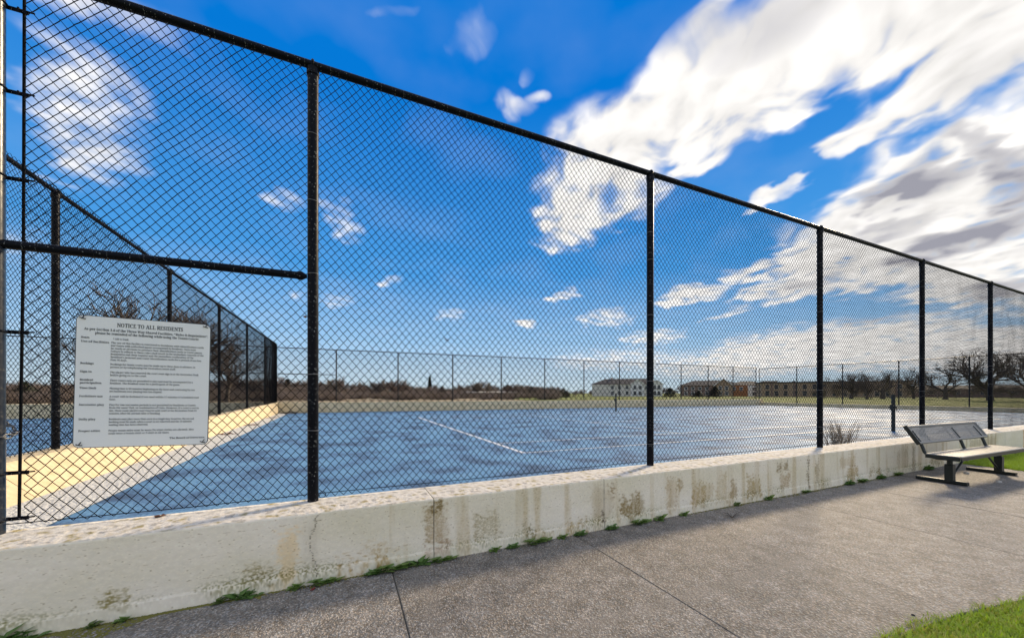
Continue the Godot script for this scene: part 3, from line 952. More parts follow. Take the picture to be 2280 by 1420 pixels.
func bench() -> void:
	var o := thing("park_bench", "dark metal bench with perforated seat and backrest standing against the low wall", "bench", Vector3(8.86, 0, -2.263), -0.03)
	var L := 2.25
	var hs := 0.435
	# seat: rolled rim round a perforated sheet
	var g := Geo.new()
	var rim := [Vector3(-L / 2, hs - 0.02, 0.18), Vector3(L / 2, hs - 0.02, 0.18), Vector3(L / 2, hs - 0.02, -0.14), Vector3(-L / 2, hs - 0.02, -0.14)]
	for k in 4:
		g.tube([rim[k], rim[(k + 1) % 4]], [0.021, 0.021], 10)
	var seat := part("seat", g.mesh(M.bench_coat), o)
	var sheet := part("seat_sheet", lattice(L, 0.32, 0.026, 0.013, 0.004, M.bench_coat), seat, Vector3(-L / 2, hs - 0.004, 0.18))
	sheet.rotation.x = -PI / 2
	g = Geo.new()
	g.box(Vector3(0, hs - 0.035, 0.199), Vector3(L, 0.05, 0.004))
	g.box(Vector3(-L / 2 - 0.019, hs - 0.035, 0.02), Vector3(0.004, 0.05, 0.34))
	part("seat_apron", g.mesh(M.bench_frame), seat)
	# backrest, leaning away
	var b0 := Vector3(0, 0.575, -0.215)
	var b1 := Vector3(0, 0.80, -0.35)
	var up := (b1 - b0)
	var tilt := atan2(-up.z, up.y)
	var ex := Vector3(L / 2 + 0.03, 0, 0)
	g = Geo.new()
	var rim2 := [b0 - ex, b0 + ex, b1 + ex, b1 - ex]
	for k in 4:
		g.tube([rim2[k], rim2[(k + 1) % 4]], [0.019, 0.019], 10)
	var back := part("backrest", g.mesh(M.bench_coat), o)
	var bs := part("backrest_sheet", lattice(L + 0.06, up.length(), 0.042, 0.012, 0.004, M.bench_coat), back, b0 - ex)
	bs.rotation.x = -tilt
	for x in [-0.75, 0.0, 0.75]:
		g = Geo.new()
		g.tube([Vector3(x, b0.y, b0.z - 0.012), Vector3(x, b1.y, b1.z - 0.012)], [0.013, 0.013], 6)
		part("backrest_strut", g.mesh(M.bench_frame), back)
	g = Geo.new()
	g.box((b0 + b1) / 2 - ex - Vector3(0.018, 0, 0), Vector3(0.012, up.length() + 0.04, 0.05), Basis(Vector3.RIGHT, -tilt))
	part("backrest_end", g.mesh(M.bench_frame), back)
	# curved arms from the seat up to the backrest
	for x in [-1.07, 0.2, 1.0]:
		g = Geo.new()
		var pts := [Vector3(x, hs - 0.055, 0.16), Vector3(x, hs - 0.06, -0.06), Vector3(x, hs - 0.045, -0.14), Vector3(x, hs + 0.01, -0.185), Vector3(x, hs + 0.08, -0.205), Vector3(x, 0.575, -0.225), Vector3(x, 0.74, -0.325)]
		var rr := []
		for q in pts:
			rr.append(0.021)
		g.tube(pts, rr, 8)
		part("back_arm", g.mesh(M.bench_frame), o)
	# pedestals
	for s in [-1.0, 1.0]:
		var x: float = s * 0.85
		g = Geo.new()
		g.bevel_box(Vector3(x, 0.15, 0), Vector3(0.085, 0.26, 0.085), 0.01, Basis())
		g.rod(Vector3(x, 0.27, 0), Vector3(x, hs - 0.045, 0), 0.03, 12)
		part("leg", g.mesh(M.bench_frame), o)
		g = Geo.new()
		g.bevel_box(Vector3(x, 0.027, -0.085), Vector3(0.075, 0.05, 0.52), 0.012)
		part("foot", g.mesh(M.bench_frame), o)
		g = Geo.new()
		g.bevel_box(Vector3(x, hs - 0.06, 0.0), Vector3(0.05, 0.04, 0.34), 0.008)
		part("seat_bearer", g.mesh(M.bench_frame), o)
		g = Geo.new()
		g.tube([Vector3(x - s * 0.03, 0.075, 0.0), Vector3(x - s * 0.52, hs - 0.06, 0.0)], [0.015, 0.015], 8)
		part("brace", g.mesh(M.bench_frame), o)


# ---------------------------------------------------------------- notice board
func letters(parent: Node, text: String, x: float, y: float, em: float, bold: bool, centre := false, most := 0.0) -> void:
	var f := SystemFont.new()
	f.font_names = PackedStringArray(["Droid Serif"])
	f.font_weight = 700 if bold else 400
	var t := TextMesh.new()
	t.font = f
	t.font_size = 24
	t.pixel_size = em / 24.0
	t.depth = 0.0006
	t.curve_step = 4.0
	t.text = text
	t.horizontal_alignment = HORIZONTAL_ALIGNMENT_CENTER if centre else HORIZONTAL_ALIGNMENT_LEFT
	t.vertical_alignment = VERTICAL_ALIGNMENT_BOTTOM
	t.material = M.ink
	var o := part("lettering", t, parent, Vector3(x, y, 0.0045))
	var wide := t.get_aabb().size.x
	if most > 0.0 and wide > 0.0:
		o.scale.x = most / wide


func notice() -> void:
	var o := thing("notice_board", "white printed notice board wired to the fence below the brace rail", "sign", Vector3(-1.2125, 1.3815, -3.243))
	o.rotation.z = deg_to_rad(-1.2)
	var w := 0.68
	var h := 0.84
	for k in 2:   # dark rim, then the white face just proud of it
		var g := Geo.new()
		var ring := []
		var in_by := 0.0 if k == 0 else 0.004
		for c in 4:
			var cx := (w / 2 - 0.035) * (1 if c == 0 or c == 3 else -1)
			var cy := (h / 2 - 0.035) * (1 if c < 2 else -1)
			for q in 7:
				var a := PI / 2 * c + PI / 2 * q / 6.0
				ring.append(Vector3(cx + cos(a) * (0.035 - in_by), cy + sin(a) * (0.035 - in_by), 0.002 if k == 0 else 0.0035))
		for q in range(1, ring.size() - 1):
			g.tri(ring[0], ring[q], ring[q + 1])
			var bk := Vector3(0, 0, -0.004)
			g.tri(ring[0] + bk, ring[q + 1] + bk, ring[q] + bk)
		for q in ring.size():
			var e: Vector3 = ring[q]
			var f: Vector3 = ring[(q + 1) % ring.size()]
			g.quad(e, e + Vector3(0, 0, -0.004), f + Vector3(0, 0, -0.004), f)
		part("edge" if k == 0 else "panel", g.mesh(M.board_edge if k == 0 else M.board), o)
	letters(o, "NOTICE TO ALL RESIDENTS", 0.02, 0.349, 0.036, true, true, 0.335)
	letters(o, "As per Section 3.6 of the Three Way Shared Facilities, “Rules & Regulations”,", 0.012, 0.322, 0.021, true, true, 0.625)
	letters(o, "please be reminded of the following while using the Tennis Courts:", 0.012, 0.299, 0.021, true, true, 0.525)
	var rows := [
		["Hours", 0.270, ["7 AM to Dusk"]],
		["Use of facilities", 0.245, ["The use of this facility is restricted to Residents with identification cards", "and Guests with authorized passes accompanied by Residents. Users must", "be ready at all times to produce their identification cards or Guest passes.", "Failure to adhere to these rules shall result in the immediate removal of the", "Resident(s) and their Guest(s) and the immediate confiscation of the", "Resident's personal and Guest identification cards for a period of not less", "than 90 days."]],
		["Bookings", 0.106, ["Bookings for tennis courts may be made up to three days in advance, in", "person or by telephoning the recreation centre staff."]],
		["Sign in", 0.054, ["The player who has reserved the court must sign in at the Recreation Desk", "before going on to the court."]],
		["Resident\nparticipation", 0.002, ["Three Guests only are permitted to play and must be accompanied by a", "Resident. The Resident must be a participant of the game."]],
		["Time limit", -0.050, ["Playing time is 60 minutes beginning on the hour and continuing by one", "set maximum once playing time has elapsed."]],
		["Forfeiture use", -0.102, ["A court will be forfeited if not used within 15 minutes of scheduled start", "time."]],
		["Successive play", -0.156, ["Play for two successive periods is not permitted by Residents or Guests", "from the same Unit, or combination of Units. However, if a court is not in", "use, those same players may reserve said court at the Recreation Desk 10", "minutes after the normal time of booking."]],
		["Daily play", -0.248, ["Residents may play more than once in a single day, however, the second", "booking must be made when a court is not reserved and the 10 minutes", "waiting time has been observed."]],
		["Proper attire", -0.322, ["Proper tennis attire must be worn (No street clothes are allowed). Men", "must wear a tennis shirt or T-shirt at all times."]],
	]
	for r in rows:
		var k := 0
		for part_text in r[0].split("\n"):
			letters(o, part_text, -0.315, r[1] - 0.019 * k, 0.0165, true, false, 0.0077 * part_text.length())
			k += 1
		k = 0
		for l in r[2]:
			letters(o, l, -0.175 if r[0] != "Hours" else -0.165, r[1] - 0.0185 * k, 0.0165, false, false, 0.0062 * l.length())
			k += 1
	letters(o, "The Board of Directors", 0.13, -0.378, 0.0165, true)
	for c in [[-0.31, 0.40], [0.31, 0.40], [0.31, -0.40], [-0.31, -0.40]]:
		var g := Geo.new()
		g.ring(Vector3(c[0], c[1], 0.001), Vector3(0.3, 1, 0).normalized(), 0.014, 0.0028, 12, 5)
		g.rod(Vector3(c[0], c[1], 0.008), Vector3(c[0] + 0.012, c[1] + 0.018, 0.012), 0.0025, 5)
		part("wire_tie", g.mesh(M.wire), o)

# ---------------------------------------------------------------- the place
func court_y(x: float) -> float:      # the court falls a little to the right so that it drains
	return 0.206 - 0.0028 * (x - 3.0)


func sheet(a: Vector3, b: Vector3, c: Vector3, d: Vector3, m: Material) -> ArrayMesh:
	var g := Geo.new()
	g.quad(a, b, c, d)
	return g.mesh(m)


func ground_and_court() -> void:
	structure("ground", sheet(Vector3(-900, -0.02, 500), Vector3(900, -0.02, 500), Vector3(900, -0.02, -900), Vector3(-900, -0.02, -900), M.lawn))
	structure("field", sheet(Vector3(-400, -0.012, -26), Vector3(26, -0.012, -26), Vector3(70, -0.012, -400), Vector3(-400, -0.012, -400), M.field))
	var x0 := -2.2
	var c := structure("tennis_court", sheet(Vector3(-3.3, court_y(-3.3), -3.28), Vector3(38, court_y(38), -3.28), Vector3(38, court_y(38), -23.4), Vector3(-3.3, court_y(-3.3), -23.4), M.court))
	# painted lines
	var bl := 3.0
	var br := bl + 23.77
	var z0 := -6.125
	var z1 := z0 - 10.97
	var lines := [[bl, br, z0, 0.05, true], [bl, br, z1, 0.05, true], [bl, br, z0 - 1.37, 0.05, true], [bl, br, z1 + 1.37, 0.05, true], [z0, z1, bl, 0.09, false], [z0, z1, br, 0.09, false], [z0 - 1.37, z1 + 1.37, bl + 5.485, 0.05, false], [z0 - 1.37, z1 + 1.37, br - 5.485, 0.05, false], [bl + 5.485, br - 5.485, (z0 + z1) / 2, 0.05, true]]
	for l in lines:
		var h: float = l[3] / 2.0
		var y := 0.004 if l[3] > 0.06 else (0.007 if l[4] else 0.0055)
		var g := Geo.new()
		if l[4]:
			g.quad(Vector3(l[0], court_y(l[0]) + y, l[2] + h), Vector3(l[1], court_y(l[1]) + y, l[2] + h), Vector3(l[1], court_y(l[1]) + y, l[2] - h), Vector3(l[0], court_y(l[0]) + y, l[2] - h))
		else:
			g.quad(Vector3(l[2] - h, court_y(l[2]) + y, l[0]), Vector3(l[2] + h, court_y(l[2]) + y, l[0]), Vector3(l[2] + h, court_y(l[2]) + y, l[1]), Vector3(l[2] - h, court_y(l[2]) + y, l[1]))
		part("painted_line", g.mesh(M.line), c)
	structure("gutter", sheet(Vector3(-3.35, court_y(-3) + 0.006, -3.3), Vector3(-2.2, court_y(-3) + 0.006, -3.3), Vector3(-2.80, court_y(-3) + 0.006, -23.3), Vector3(-3.4, court_y(-3) + 0.006, -23.3), M.gutter))
	structure("tennis_court", sheet(Vector3(-30, 0.2, -3.28), Vector3(-3.5, 0.2, -3.28), Vector3(-3.5, 0.2, -23.4), Vector3(-30, 0.2, -23.4), M.court))
	# path of cast slabs
	var joints := [-8.6, -7.1, -5.6, -4.15, -2.65, -1.2, 0.315, 1.93, 3.36, 5.0, 6.55, 8.05, 9.5, 10.45]
	var path := Node3D.new()
	path.name = numbered("path")
	path.set_meta("kind", "structure")
	add_child(path)
	for k in joints.size() - 1:
		slab(path, joints[k], joints[k + 1], -2.884)
	for k in 6:
		slab(path, 10.45 + k * 1.5, 11.95 + k * 1.5, -2.1)
	structure("joint_bed", sheet(Vector3(-8.6, -0.010, -1.01), Vector3(10.44, -0.010, -1.01), Vector3(10.44, -0.010, -2.88), Vector3(-8.6, -0.010, -2.88), M.soil))


func path_edge(x: float) -> float:    # the grass side of the path swings away to the right
	return -1.04 + 0.17 * maxf(0.0, x - 2.6)


func slab(parent: Node, x0: float, x1: float, z0: float) -> void:
	var g := Geo.new()
	var gap := 0.002
	var b := 0.004
	var e0 := path_edge(x0)
	var e1 := path_edge(x1)
	var tops := [Vector3(x0 + gap + b, 0, e0 - b), Vector3(x1 - gap - b, 0, e1 - b), Vector3(x1 - gap - b, 0, z0), Vector3(x0 + gap + b, 0, z0)]
	var lows := [Vector3(x0 + gap, -0.006, e0), Vector3(x1 - gap, -0.006, e1), Vector3(x1 - gap, -0.006, z0), Vector3(x0 + gap, -0.006, z0)]
	var feet := []
	for p in lows:
		feet.append(p - Vector3(0, 0.09, 0))
	g.quad(tops[0], tops[1], tops[2], tops[3])
	for k in 4:
		var n := (k + 1) % 4
		g.quad(lows[k], lows[n], tops[n], tops[k])
		g.quad(feet[k], feet[n], lows[n], lows[k])
	var o := part("slab", g.mesh(M["aggregate%d" % posmod(int(round(x0 * 2.3)), 3)]), parent)
	o.position.y = 0.0025 * sin(x0 * 7.3)


func walls() -> void:
	var o := thing("concrete_wall", "low cream concrete wall with rain stains along the path, carrying the near fence", "wall", Vector3.ZERO)
	var joints := [-8.4, -5.4, -2.45, 0.63, 2.275, 5.66, 8.68, 12.9, 17.0, 21.2, 25.4, 29.6, 33.8, 38.0]
	var rough := noise(FastNoiseLite.TYPE_SIMPLEX, 3.0, 3, 91)
	for k in joints.size() - 1:
		var a: float = joints[k] + 0.003
		var b: float = joints[k + 1] - 0.003
		var g := Geo.new()
		var t := Geo.new()
		var n := maxi(2, int((b - a) / (0.10 if a < 9.0 else 0.5)))
		for i in n:
			var rows := []
			for e in 2:
				var x := lerpf(a, b, float(i + e) / n)
				var q := 0.005 * rough.get_noise_1d(x * 5.0)
				var q2 := 0.006 * rough.get_noise_1d(x * 8.0 + 40.0)
				rows.append([Vector3(x, -0.12, -2.884), Vector3(x, 0.075 + q2, -2.8845 + 0.3 * q), Vector3(x, 0.092 + q2, -2.890), Vector3(x, 0.474 + q, -2.890), Vector3(x, 0.482 + q, -2.893 + 0.5 * q2), Vector3(x, 0.486 + q2 * 0.3, -2.902 + 0.5 * q2), Vector3(x, 0.487, -3.10), Vector3(x, 0.485, -3.285), Vector3(x, 0.472, -3.30), Vector3(x, 0.0, -3.30)])
			for j in 9:
				var p0: Vector3 = rows[0][j]
				var p1: Vector3 = rows[1][j]
				var p2: Vector3 = rows[1][j + 1]
				var p3: Vector3 = rows[0][j + 1]
				if j < 4:
					var f := func(p: Vector3) -> Vector2: return Vector2((p.x + 3.5) / 16.0, 1.0 - clampf(p.y / 0.5, 0.002, 0.998))
					g.quad_uv(p0, p1, p2, p3, f.call(p0), f.call(p1), f.call(p2), f.call(p3))
				else:
					t.quad(p0, p1, p2, p3)
			if i == 0 or i == n - 1:
				var e := 0 if i == 0 else 1
				var c: Vector3 = rows[e][6]
				for j in 9:
					if e == 0:
						t.tri(Vector3(c.x, 0, c.z), rows[e][j], rows[e][j + 1])
					else:
						t.tri(Vector3(c.x, 0, c.z), rows[e][j + 1], rows[e][j])
		part("wall_section", t.mesh(M.wall_top, g.mesh(M.wall_face)), o)

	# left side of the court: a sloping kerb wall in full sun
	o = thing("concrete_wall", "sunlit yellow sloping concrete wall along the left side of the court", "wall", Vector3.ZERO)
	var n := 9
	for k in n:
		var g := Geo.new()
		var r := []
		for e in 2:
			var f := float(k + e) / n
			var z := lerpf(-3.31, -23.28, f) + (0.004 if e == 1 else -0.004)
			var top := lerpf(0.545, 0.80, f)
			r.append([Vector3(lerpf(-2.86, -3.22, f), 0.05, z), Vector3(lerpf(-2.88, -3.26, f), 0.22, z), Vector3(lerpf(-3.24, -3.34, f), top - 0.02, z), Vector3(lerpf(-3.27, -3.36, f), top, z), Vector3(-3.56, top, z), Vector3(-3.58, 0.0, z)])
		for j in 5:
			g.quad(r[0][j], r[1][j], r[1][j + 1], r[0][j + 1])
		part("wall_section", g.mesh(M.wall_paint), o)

	# back wall, running on behind the neighbouring court
	o = thing("concrete_wall", "tan concrete wall under the back fence, across the far side of the court", "wall", Vector3.ZERO)
	for k in 15:
		var a := -29.0 + k * 4.5
		var b := minf(a + 4.492, 37.9)
		var ta := 0.80 - 0.0024 * (a + 3.0) if a > -3.0 else 0.83
		var tb := 0.80 - 0.0024 * (b + 3.0) if b > -3.0 else 0.83
		var g := Geo.new()
		g.quad(Vector3(a, 0, -23.3), Vector3(b, 0, -23.3), Vector3(b, tb - 0.015, -23.3), Vector3(a, ta - 0.015, -23.3))
		g.quad(Vector3(a, ta - 0.015, -23.3), Vector3(b, tb - 0.015, -23.3), Vector3(b, tb, -23.32), Vector3(a, ta, -23.32))
		g.quad(Vector3(a, ta, -23.32), Vector3(b, tb, -23.32), Vector3(b, tb, -23.66), Vector3(a, ta, -23.66))
		g.quad(Vector3(b, 0, -23.66), Vector3(a, 0, -23.66), Vector3(a, ta, -23.66), Vector3(b, tb, -23.66))
		part("wall_section", g.mesh(M.wall_far), o)

	# right wall: its court side lies in shade
	o = thing("concrete_wall", "low concrete wall under the right-hand fence, below the lawn", "wall", Vector3.ZERO)
	for k in 5:
		var a := -23.28 + k * 4.0
		var b := a + 3.992
		var g := Geo.new()
		var t := 0.40
		g.quad(Vector3(37.4, 0, a), Vector3(37.4, 0, b), Vector3(37.4, t - 0.01, b), Vector3(37.4, t - 0.01, a))
		g.quad(Vector3(37.4, t - 0.01, a), Vector3(37.4, t - 0.01, b), Vector3(37.41, t, b), Vector3(37.41, t, a))
		g.quad(Vector3(37.41, t, a), Vector3(37.41, t, b), Vector3(37.78, t, b), Vector3(37.78, t, a))
		g.quad(Vector3(37.78, 0, b), Vector3(37.78, 0, a), Vector3(37.78, t, a), Vector3(37.78, t, b))
		part("wall_section", g.mesh(M.wall_far), o)


func fences() -> void:
	var fine := [chain_link(BAY, 3.36, 0.0025, 4, true, 11, M.wire), chain_link(BAY, 3.36, 0.0025, 4, true, 12, M.wire)]
	var plain := [chain_link(BAY, 3.36, 0.0026, 3, false, 13, M.wire_far)]
	var top := WALL_TOP + 3.377

	# near fence, from the first line post to the right-hand corner
	var stops := []
	for k in 12:
		stops.append(k * BAY)
	var o := fence("chain_link_fence", "tall black chain-link fence on the cream wall, nearest to the path", Vector3(-0.229, 0, NEAR_Z), 0.0, stops, WALL_TOP, 0.0, top, -1.0, fine, true)
	# short bay at the gate, with brace rail and tension bar
	var gx := -1.655
	var w := 1.555
	var f := part("chain_link_fabric", chain_link(w, 3.36, 0.0025, 4, true, 14, M.wire), o, Vector3(-w, WALL_TOP + 0.03, -0.048))
	f.scale.y = 3.34 / 3.36
	var p := part("post", post_mesh(3.5, 0.047, M.gate_post, 24), o, Vector3(gx, WALL_TOP, 0))
	p.set_meta("label", "thick worn gate post")
	var g := Geo.new()
	g.tube([Vector3(0, 0, 0), Vector3(0, 0.03, 0), Vector3(0, 0.055, 0)], [0.053, 0.05, 0.012], 18)
	part("post_cap", g.mesh(M.gate_post), p, Vector3(0, 3.5, 0))
	g = Geo.new()
	g.rod(Vector3(gx, 0, 0), Vector3(0, 0, 0), 0.029, 14)
	part("top_rail", g.mesh(M.post), o, Vector3(0, top - 0.032, 0))
	g = Geo.new()
	g.tube([Vector3(gx, 2.192, 0), Vector3(-0.105, 2.205, 0), Vector3(-0.10, 2.205, 0)], [0.027, 0.027, 0.033], 14)
	g.tube([Vector3(-0.10, 2.205, 0), Vector3(-0.075, 2.205, 0), Vector3(-0.04, 2.205, 0)], [0.033, 0.033, 0.012], 14)
	part("brace_rail", g.mesh(M.post), o)
	g = Geo.new()
	g.tube([Vector3(-w + 0.004, 3.80, -0.044), Vector3(-w, 2.2, -0.044), Vector3(-w - 0.018, 0.56, -0.044)], [0.007, 0.007, 0.007], 6)
	part("tension_bar", g.mesh(M.wire), o)
	for y in [3.62, 3.12, 2.60, 1.68, 0.835, 0.56]:
		g = Geo.new()
		g.ring(Vector3(0, 0, 0), Vector3.UP, 0.050, 0.006, 18, 5)
		g.box(Vector3(0.075, 0, -0.035), Vector3(0.105, 0.022, 0.006))
		g.rod(Vector3(0.095, 0, -0.055), Vector3(0.095, 0, -0.012), 0.006, 6)
		g.rod(Vector3(0.12, 0.002, -0.03), Vector3(0.155, 0.004, -0.03), 0.005, 6)
		part("tension_band", g.mesh(M.post), p, Vector3(0, y - WALL_TOP, 0))
	g = Geo.new()
	g.tube([Vector3(gx, 0.53, -0.04), Vector3(gx / 2, 0.522, -0.043), Vector3(0, 0.53, -0.04)], [0.003, 0.003, 0.003], 5)
	part("tension_wire", g.mesh(M.wire), o)
	# loose wire ends at the foot of the first post
	g = Geo.new()
	g.ring(Vector3(0.062, WALL_TOP + 0.035, -0.03), Vector3(0.2, 0.1, 1).normalized(), 0.024, 0.0026, 14, 5)
	part("wire_end", g.mesh(M.wire), o)

	# gate leaf between the gate post and the corner, chained to the post
	var gate := thing("gate", "black chain-link gate leaf chained to the thick gate post", "gate", Vector3(-3.40, WALL_TOP + 0.05, NEAR_Z))
	g = Geo.new()
	var q := [Vector3(0.06, 0, 0), Vector3(1.455, 0, 0), Vector3(1.455, 2.1, 0), Vector3(0.06, 2.1, 0)]
	for k in 4:
		g.tube([q[k], q[(k + 1) % 4]], [0.024, 0.024], 12)
	part("frame", g.mesh(M.post), gate)
	part("chain_link_fabric", chain_link(1.38, 2.08, 0.0025, 4, true, 15, M.wire), gate, Vector3(0.07, 0.01, -0.004))
	for y in [0.3, 1.8]:
		g = Geo.new()
		g.ring(Vector3(0.02, y, 0), Vector3.UP, 0.045, 0.008, 14, 5)
		part("hinge", g.mesh(M.post), gate)

	# left fence, back fence, right fence
	stops = []
	for k in 7:
		stops.append(0.17 + k * 3.36 + (0.0 if k > 0 else -0.10))
	stops = [0.0, 3.58, 6.98, 10.38, 13.78, 17.20, 19.2, 20.2]
	var left := fence("chain_link_fence", "tall black chain-link fence along the left side of the court", Vector3(LEFT_X, 0, NEAR_Z), PI / 2, stops, 0.545, 0.01275, 3.955, 1.0, fine, true)
	left.get_child(0).set_meta("label", "corner post")
	stops = []
	for k in 20:
		stops.append(k * BAY)
	var back := fence("chain_link_fence", "thin black chain-link fence along the back of the court", Vector3(-0.49 - 8 * BAY, 0, BACK_Z), 0.0, stops, 0.80, -0.0012, 3.815, 1.0, plain, false)
	for k in [5, 6, 7]:
		g = Geo.new()
		g.rod(Vector3(k * BAY, 2.36, 0), Vector3((k + 1) * BAY, 2.36, 0), 0.021, 8)
		part("brace_rail", g.mesh(M.post_far), back)
	stops = [0.0]
	for k in 6:
		stops.append((k + 1) * BAY - 0.05)
	fence("chain_link_fence", "thin black chain-link fence along the right side of the court before the lawn", Vector3(RIGHT_X, 0, BACK_Z), -PI / 2, stops, 0.40, 0.0, 3.735, 1.0, plain, false)

	# chain and padlock round the gate post
	var ch := thing("chain", "rusty steel chain looped round the gate post", "chain", Vector3(-1.884, 1.16, NEAR_Z))
	for k in 17:
		var a := TAU * k / 17.0
		var drop := -0.05 * (1.0 + cos(a - 0.6))
		g = Geo.new()
		var c := Vector3(cos(a) * 0.092 - 0.01, drop, sin(a) * 0.075)
		var along := Vector3(-sin(a), 0.25 * sin(a - 0.6), cos(a)).normalized()
		var side := along.cross(Vector3.UP).normalized() if k % 2 == 0 else Vector3.UP
		var pts := []
		var rr := []
		for i in 13:
			var b := TAU * i / 12.0
			pts.append(c + along * cos(b) * 0.024 + side * sin(b) * 0.013); rr.append(0.0042)
		g.tube(pts, rr, 5, false)
		part("link", g.mesh(M.steel), ch)
	var lock := thing("padlock", "padlock hanging from the chain on the gate post", "padlock", Vector3(-1.85, 1.02, NEAR_Z + 0.085))
	g = Geo.new()
	g.bevel_box(Vector3(0, 0, 0), Vector3(0.045, 0.04, 0.02), 0.006)
	part("body", g.mesh(M.brass), lock)
	g = Geo.new()
	g.tube([Vector3(-0.014, 0.018, 0), Vector3(-0.014, 0.045, 0), Vector3(-0.007, 0.056, 0), Vector3(0.007, 0.056, 0), Vector3(0.014, 0.045, 0), Vector3(0.014, 0.018, 0)], [0.004, 0.004, 0.004, 0.004, 0.004, 0.004], 6)
	part("shackle", g.mesh(M.steel), lock)


func net_posts() -> void:
	for k in 2:
		var z: float = [-5.39, -17.8][k]
		var y := court_y(14.9)
		var o := thing("net_post", ["black net post nearest the path, with its winch", "black net post on the far side of the court"][k], "net post", Vector3(14.9, y, z), 0.0, "net posts")
		var g := Geo.new()
		g.tube([Vector3(0, 0, 0), Vector3(0, 1.07, 0)], [0.045, 0.045], 14)
		part("pole", g.mesh(M.net_post), o)
		g = Geo.new()
		g.tube([Vector3(0, 1.06, 0), Vector3(0, 1.085, 0), Vector3(0, 1.10, 0)], [0.05, 0.05, 0.02], 14)
		part("cap", g.mesh(M.net_post), o)
		g = Geo.new()
		g.box(Vector3(-0.07, 0.72, 0), Vector3(0.09, 0.16, 0.07))
		g.rod(Vector3(-0.07, 0.72, -0.07), Vector3(-0.07, 0.72, 0.09), 0.025, 10)
		var winch := part("winch", g.mesh(M.net_post), o)
		g = Geo.new()
		g.tube([Vector3(-0.07, 0.72, 0.09), Vector3(-0.07, 0.60, 0.10), Vector3(-0.07, 0.60, 0.16)], [0.009, 0.009, 0.009], 6)
		part("crank", g.mesh(M.net_post), winch)


